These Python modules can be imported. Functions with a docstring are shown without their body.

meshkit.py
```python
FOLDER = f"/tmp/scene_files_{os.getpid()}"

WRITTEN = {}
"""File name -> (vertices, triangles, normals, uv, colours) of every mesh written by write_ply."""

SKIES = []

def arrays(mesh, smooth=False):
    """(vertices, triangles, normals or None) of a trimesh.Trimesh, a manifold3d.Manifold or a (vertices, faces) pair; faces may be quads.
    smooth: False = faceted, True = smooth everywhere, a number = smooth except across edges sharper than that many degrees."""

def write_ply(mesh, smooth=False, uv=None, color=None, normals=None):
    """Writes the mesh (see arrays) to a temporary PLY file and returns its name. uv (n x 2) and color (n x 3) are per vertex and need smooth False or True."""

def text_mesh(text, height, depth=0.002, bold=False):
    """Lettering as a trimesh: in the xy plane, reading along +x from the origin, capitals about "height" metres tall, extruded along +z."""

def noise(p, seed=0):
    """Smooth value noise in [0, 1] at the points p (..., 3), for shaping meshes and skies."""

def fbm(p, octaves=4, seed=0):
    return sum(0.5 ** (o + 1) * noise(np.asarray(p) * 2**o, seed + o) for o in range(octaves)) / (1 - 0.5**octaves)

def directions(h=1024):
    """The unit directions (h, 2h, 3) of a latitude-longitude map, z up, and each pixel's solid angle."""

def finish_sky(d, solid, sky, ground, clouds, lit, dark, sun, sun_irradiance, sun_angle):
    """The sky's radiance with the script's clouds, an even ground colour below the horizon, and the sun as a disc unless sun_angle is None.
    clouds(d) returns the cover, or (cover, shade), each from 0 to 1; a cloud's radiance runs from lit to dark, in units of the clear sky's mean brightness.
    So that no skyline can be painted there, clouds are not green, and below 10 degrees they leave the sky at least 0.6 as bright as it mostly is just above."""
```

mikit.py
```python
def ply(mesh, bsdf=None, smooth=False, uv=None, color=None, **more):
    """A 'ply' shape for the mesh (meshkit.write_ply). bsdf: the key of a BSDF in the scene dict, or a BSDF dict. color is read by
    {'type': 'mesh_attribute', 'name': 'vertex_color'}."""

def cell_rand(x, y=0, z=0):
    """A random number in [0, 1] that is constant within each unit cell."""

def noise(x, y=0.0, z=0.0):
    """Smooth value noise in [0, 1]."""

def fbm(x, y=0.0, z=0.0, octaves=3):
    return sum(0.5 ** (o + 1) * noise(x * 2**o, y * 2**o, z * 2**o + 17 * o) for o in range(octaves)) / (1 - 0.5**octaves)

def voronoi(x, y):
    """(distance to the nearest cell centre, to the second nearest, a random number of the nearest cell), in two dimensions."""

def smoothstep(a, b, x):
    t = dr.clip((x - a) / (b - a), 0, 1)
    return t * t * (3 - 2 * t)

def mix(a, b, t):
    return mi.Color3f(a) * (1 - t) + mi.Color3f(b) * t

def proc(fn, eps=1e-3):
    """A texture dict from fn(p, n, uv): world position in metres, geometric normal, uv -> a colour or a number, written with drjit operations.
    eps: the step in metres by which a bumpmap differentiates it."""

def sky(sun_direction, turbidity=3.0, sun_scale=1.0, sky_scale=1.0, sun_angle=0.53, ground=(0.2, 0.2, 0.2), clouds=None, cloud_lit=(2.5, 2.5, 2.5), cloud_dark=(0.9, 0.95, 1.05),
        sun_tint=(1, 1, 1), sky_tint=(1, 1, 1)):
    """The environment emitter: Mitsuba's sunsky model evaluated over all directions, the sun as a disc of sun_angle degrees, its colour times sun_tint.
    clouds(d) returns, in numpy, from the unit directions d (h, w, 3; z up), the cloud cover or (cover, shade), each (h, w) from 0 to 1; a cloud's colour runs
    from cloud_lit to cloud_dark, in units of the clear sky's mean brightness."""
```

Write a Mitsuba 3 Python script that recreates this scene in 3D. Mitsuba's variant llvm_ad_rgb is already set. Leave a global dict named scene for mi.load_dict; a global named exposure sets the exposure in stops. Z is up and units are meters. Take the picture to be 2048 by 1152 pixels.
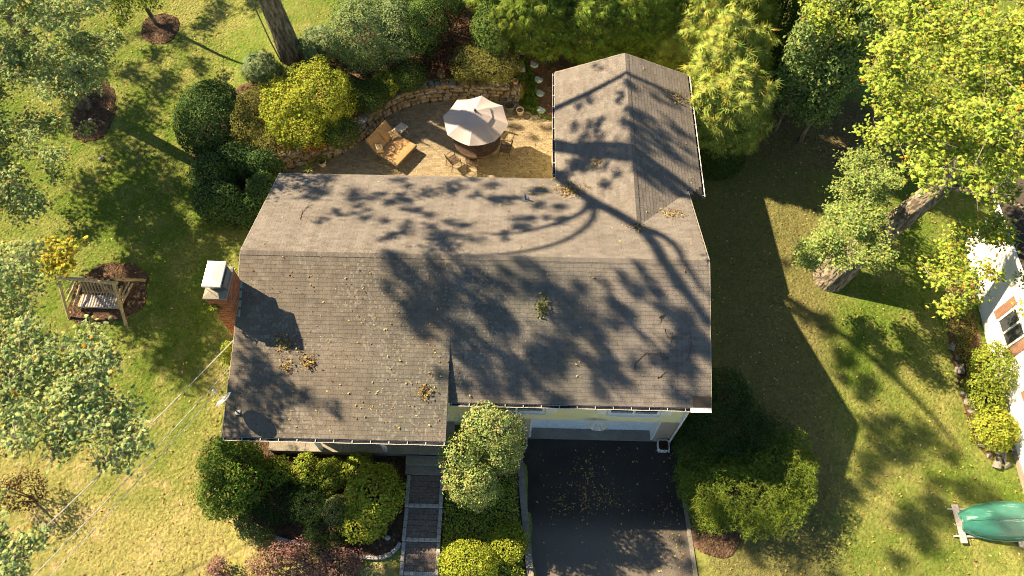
import math, numpy as np, trimesh, mitsuba as mi, drjit as dr, mikit, meshkit
from mikit import proc, noise, fbm, voronoi, cell_rand, smoothstep, mix
T = mi.ScalarTransform4f
scene, labels = {'type': 'scene'}, {}
# ------------------------------------------------------------------ camera, sky, exposure
CAM = np.array([0.0, -13.274, 28.623])
FWD, UP = np.array([-0.00694031, 0.48660441, -0.87359486]), np.array([-0.02245831, 0.8733197, 0.48662956])
scene['camera'] = {'type': 'perspective', 'fov': 69.32, 'fov_axis': 'x', 'near_clip': 0.5, 'far_clip': 2000.0,
    'to_world': T().look_at(origin=CAM.tolist(), target=(CAM + FWD).tolist(), up=UP.tolist())}
SUN = (-7.23, 3.62, 6.61)
scene['sky_light'] = mikit.sky(SUN, turbidity=3, sky_scale=0.45, sun_tint=(1.0, 0.94, 0.83), sky_tint=(1.04, 0.95, 0.84))
exposure = 3.55
# ------------------------------------------------------------------ surveyed plant positions
SHRUBS = [('globe_shrub', 'gloss', 'dark glossy green globe shrub, nearest the lawn left of the stone wall', [(-14.42, 9.93, 1.45, 1.52, 2.04, 1.15)], None),('olive_azalea', 'olive', 'olive green azalea between the dark globe shrub and the bright green bush', [(-12.27, 9.96, 1.9, 1.06, 1.69, 0.8),(-11.24, 8.68, 1.9, 1.02, 1.01, 0.6)], None),('bright_rhododendron', 'bright', 'large bright yellow-green bush behind the stone wall, near the big trunk', [(-9.21, 10.42, 2.4, 1.69, 1.86, 1.2),(-10.61, 10.0, 2.2, 1.25, 1.6, 1.0),(-9.66, 9.12, 2.3, 1.57, 1.17, 0.75)], None),('dwarf_conifer', 'pale', 'small pale green conifer left of the foot of the big trunk', [(-12.49, 12.8, 2.2, 0.79, 0.86, 0.65)], None),('arched_holly', 'gloss', 'dark green holly trained into an arch with a hollow centre, at the back corner', [(-13.57, 6.71, 1.4, 0.93, 1.03, 1.0),(-12.97, 5.31, 1.4, 1.13, 0.92, 0.9),(-12.54, 7.56, 1.4, 1.12, 0.78, 0.95),(-11.42, 7.31, 1.4, 0.89, 0.62, 0.95),(-11.15, 5.86, 1.4, 0.74, 0.9, 0.95),(-11.94, 4.98, 1.4, 0.91, 0.64, 0.65)], None),('juniper_shrub', 'pale', 'light green feathery juniper right of the big trunk', [(-9.75, 14.17, 2.6, 0.96, 0.93, 0.6)], None),('blue_viburnum', 'blue', 'big rounded blue-green shrub at the top, lit on its left side', [(-7.46, 14.08, 2.7, 1.64, 2.0, 1.4),(-6.07, 14.57, 2.7, 1.42, 2.03, 1.3),(-7.21, 13.36, 2.6, 0.95, 0.86, 0.8)], None),('dark_laurel', 'dark', 'dark green laurel between the blue-green shrub and the brown bush', [(-4.64, 14.66, 2.8, 1.07, 1.66, 1.3),(-4.0, 15.77, 2.9, 1.2, 0.84, 1.3)], None),('clipped_boxwood', 'box', 'small clipped dark boxwood above the stone wall, nearest the sawn stump', [(-5.25, 12.28, 2.6, 0.75, 0.99, 0.55)], None),('clipped_boxwood', 'box', 'clipped dark boxwood above the stone wall with a straight flat side', [(-7.11, 11.0, 2.5, 1.02, 0.91, 0.55)], None),('clipped_boxwood', 'box', 'low clipped dark boxwood straight up from the lounger, right of the bright bush', [(-8.13, 8.95, 2.4, 0.9, 0.91, 0.5)], None),('russet_bush', 'russet', 'small rust-red bush between the bright bush and the stone wall', [(-9.28, 8.58, 2.4, 0.67, 0.71, 0.35)], None),('yellow_groundsel', 'bright', 'small speckled yellow-green plant between the two clipped boxwoods', [(-6.44, 12.0, 2.5, 0.8, 0.86, 0.35)], None),('bronze_maple_bush', 'brown', 'brown leafless-looking bush in the shade above the stone wall', [(-3.38, 14.81, 2.8, 1.08, 1.72, 0.9),(-3.91, 13.45, 2.7, 1.0, 1.25, 0.55)], None),('olive_azalea', 'olive', 'broad olive azalea behind the parasol, along the top of the stone wall', [(-1.4, 12.86, 2.6, 1.37, 1.02, 0.65),(-2.58, 12.99, 2.6, 0.83, 1.1, 0.65)], None),('upright_euonymus', 'dark', 'upright green shrub behind the olive azalea, with a few yellow leaves', [(-1.44, 14.42, 2.9, 0.99, 1.55, 1.2)], None),('porch_rhododendron', 'lime', 'yellow-green rhododendron under the porch edge, leftmost of the row', [(-8.67, -6.12, 0.8, 0.59, 0.59, 0.6)], None),('porch_rhododendron', 'lime', 'yellow-green rhododendron under the porch edge, second from the left', [(-7.65, -6.04, 0.8, 0.55, 0.63, 0.6)], None),('porch_rhododendron', 'lime', 'yellow-green rhododendron under the porch edge, third from the left', [(-6.71, -6.13, 0.8, 0.52, 0.63, 0.6)], None),('porch_rhododendron', 'lime', 'yellow-green rhododendron under the porch edge, nearest the steps', [(-5.73, -5.96, 0.8, 0.7, 0.63, 0.6)], None),('spreading_yew', 'dark2', 'low dark green yew spreading in the front bed with a round gap', [(-9.18, -7.87, 0.6, 0.72, 0.69, 0.5),(-8.56, -7.17, 0.65, 0.82, 0.74, 0.55),(-7.63, -7.23, 0.65, 0.87, 0.66, 0.55),(-6.74, -7.82, 0.65, 0.76, 0.88, 0.5),(-6.58, -8.56, 0.55, 0.68, 0.54, 0.4)], None),('bright_rhododendron', 'bright', 'bright yellow-green round bush left of the brick walk', [(-4.93, -6.83, 0.75, 1.05, 1.13, 0.9),(-5.28, -7.73, 0.7, 0.93, 0.76, 0.6)], None),('round_boxwood', 'box2', 'small pale boxwood tucked against the left side of the bright round bush', [(-6.3, -7.45, 0.7, 0.52, 0.59, 0.65)], None),('flowering_camellia', 'camellia', 'tall speckled camellia between the front steps and the driveway', [(-0.72, -5.4, 3.4, 1.04, 0.79, 1.2),(-1.71, -6.13, 2.9, 0.74, 0.76, 1.2),(-1.35, -6.96, 2.5, 0.87, 0.74, 1.2),(-0.37, -5.97, 2.9, 0.67, 0.61, 1.2)], None),('globe_boxwood', 'bright2', 'round clipped yellow-green boxwood at the bottom edge beside the brick walk', [(-1.53, -9.14, 0.4, 1.09, 0.85, 0.7)], None),('low_spirea', 'bright2', 'low yellow-green spirea between the round boxwood and the driveway wall', [(-0.14, -8.29, 0.45, 0.76, 0.73, 0.35)], None),('purple_barberry', 'purple', 'purple barberry at the bottom edge, leftmost of the purple bushes', [(-10.33, -9.48, 0.4, 0.39, 0.46, 0.45)], None),('purple_barberry', 'purple', 'large pale purple barberry at the bottom edge below the dark yew', [(-8.16, -9.35, 0.4, 1.15, 0.8, 0.5),(-7.29, -9.1, 0.45, 0.89, 0.71, 0.55)], None),('purple_barberry', 'purple', 'purple barberry at the bottom edge, nearest the granite edging', [(-6.05, -9.19, 0.45, 0.8, 0.68, 0.5)], None),('big_yew', 'yewlit', 'very broad yew right of the driveway, sunlit on its front half', [(8.69, -6.42, 0.2, 2.05, 1.43, 1.15),(7.39, -6.05, 0.2, 1.11, 1.51, 1.0),(10.05, -5.68, 0.3, 1.11, 1.46, 1.15)], None),('shaded_yew', 'dark2', 'dark shaded yew against the right front corner of the house', [(7.97, -3.99, 0.5, 1.51, 1.44, 1.2),(7.03, -4.86, 0.3, 0.85, 1.14, 1.0),(9.43, -4.51, 0.5, 0.85, 0.92, 1.1),(8.14, -2.75, 0.7, 1.01, 0.98, 0.9)], None),('corner_shrub', 'lime', 'bushy green shrub below the window of the neighbouring house', [(18.87, -1.33, 0.6, 0.75, 1.03, 1.0),(18.3, -1.89, 0.5, 0.48, 0.45, 0.6)], None),('mound_shrub', 'bright', 'bright yellow-green mounded shrub beside the rocks', [(18.6, -3.69, 0.5, 0.85, 0.79, 0.6)], None),('loose_shrub', 'lime', 'loose green shrub between the mounded shrub and the bushy one', [(18.68, -2.47, 0.5, 0.71, 0.69, 0.5)], None),('weedy_shrub', 'olive', 'low olive weeds at the foot of the white house wall', [(18.42, 1.03, 0.7, 0.67, 1.02, 0.35),(18.35, -0.27, 0.6, 0.49, 0.76, 0.3)], None),('lawn_corner_shrub', 'brown', 'dark brownish shrub on the lawn under the lower left oak', [(-17.87, -7.09, 0.8, 0.91, 0.73, 0.65)], None),('wall_shrub', 'lime', 'small green shrub at the left wall of the house below the chimney', [(-11.35, -1.49, 1.1, 0.28, 0.44, 0.6)], None),('chimney_shrub', 'box', 'clipped dark shrub beside the wing, shaded by the feathery trees', [(8.77, 8.21, 1.7, 1.39, 1.01, 0.7)], None)]
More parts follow.
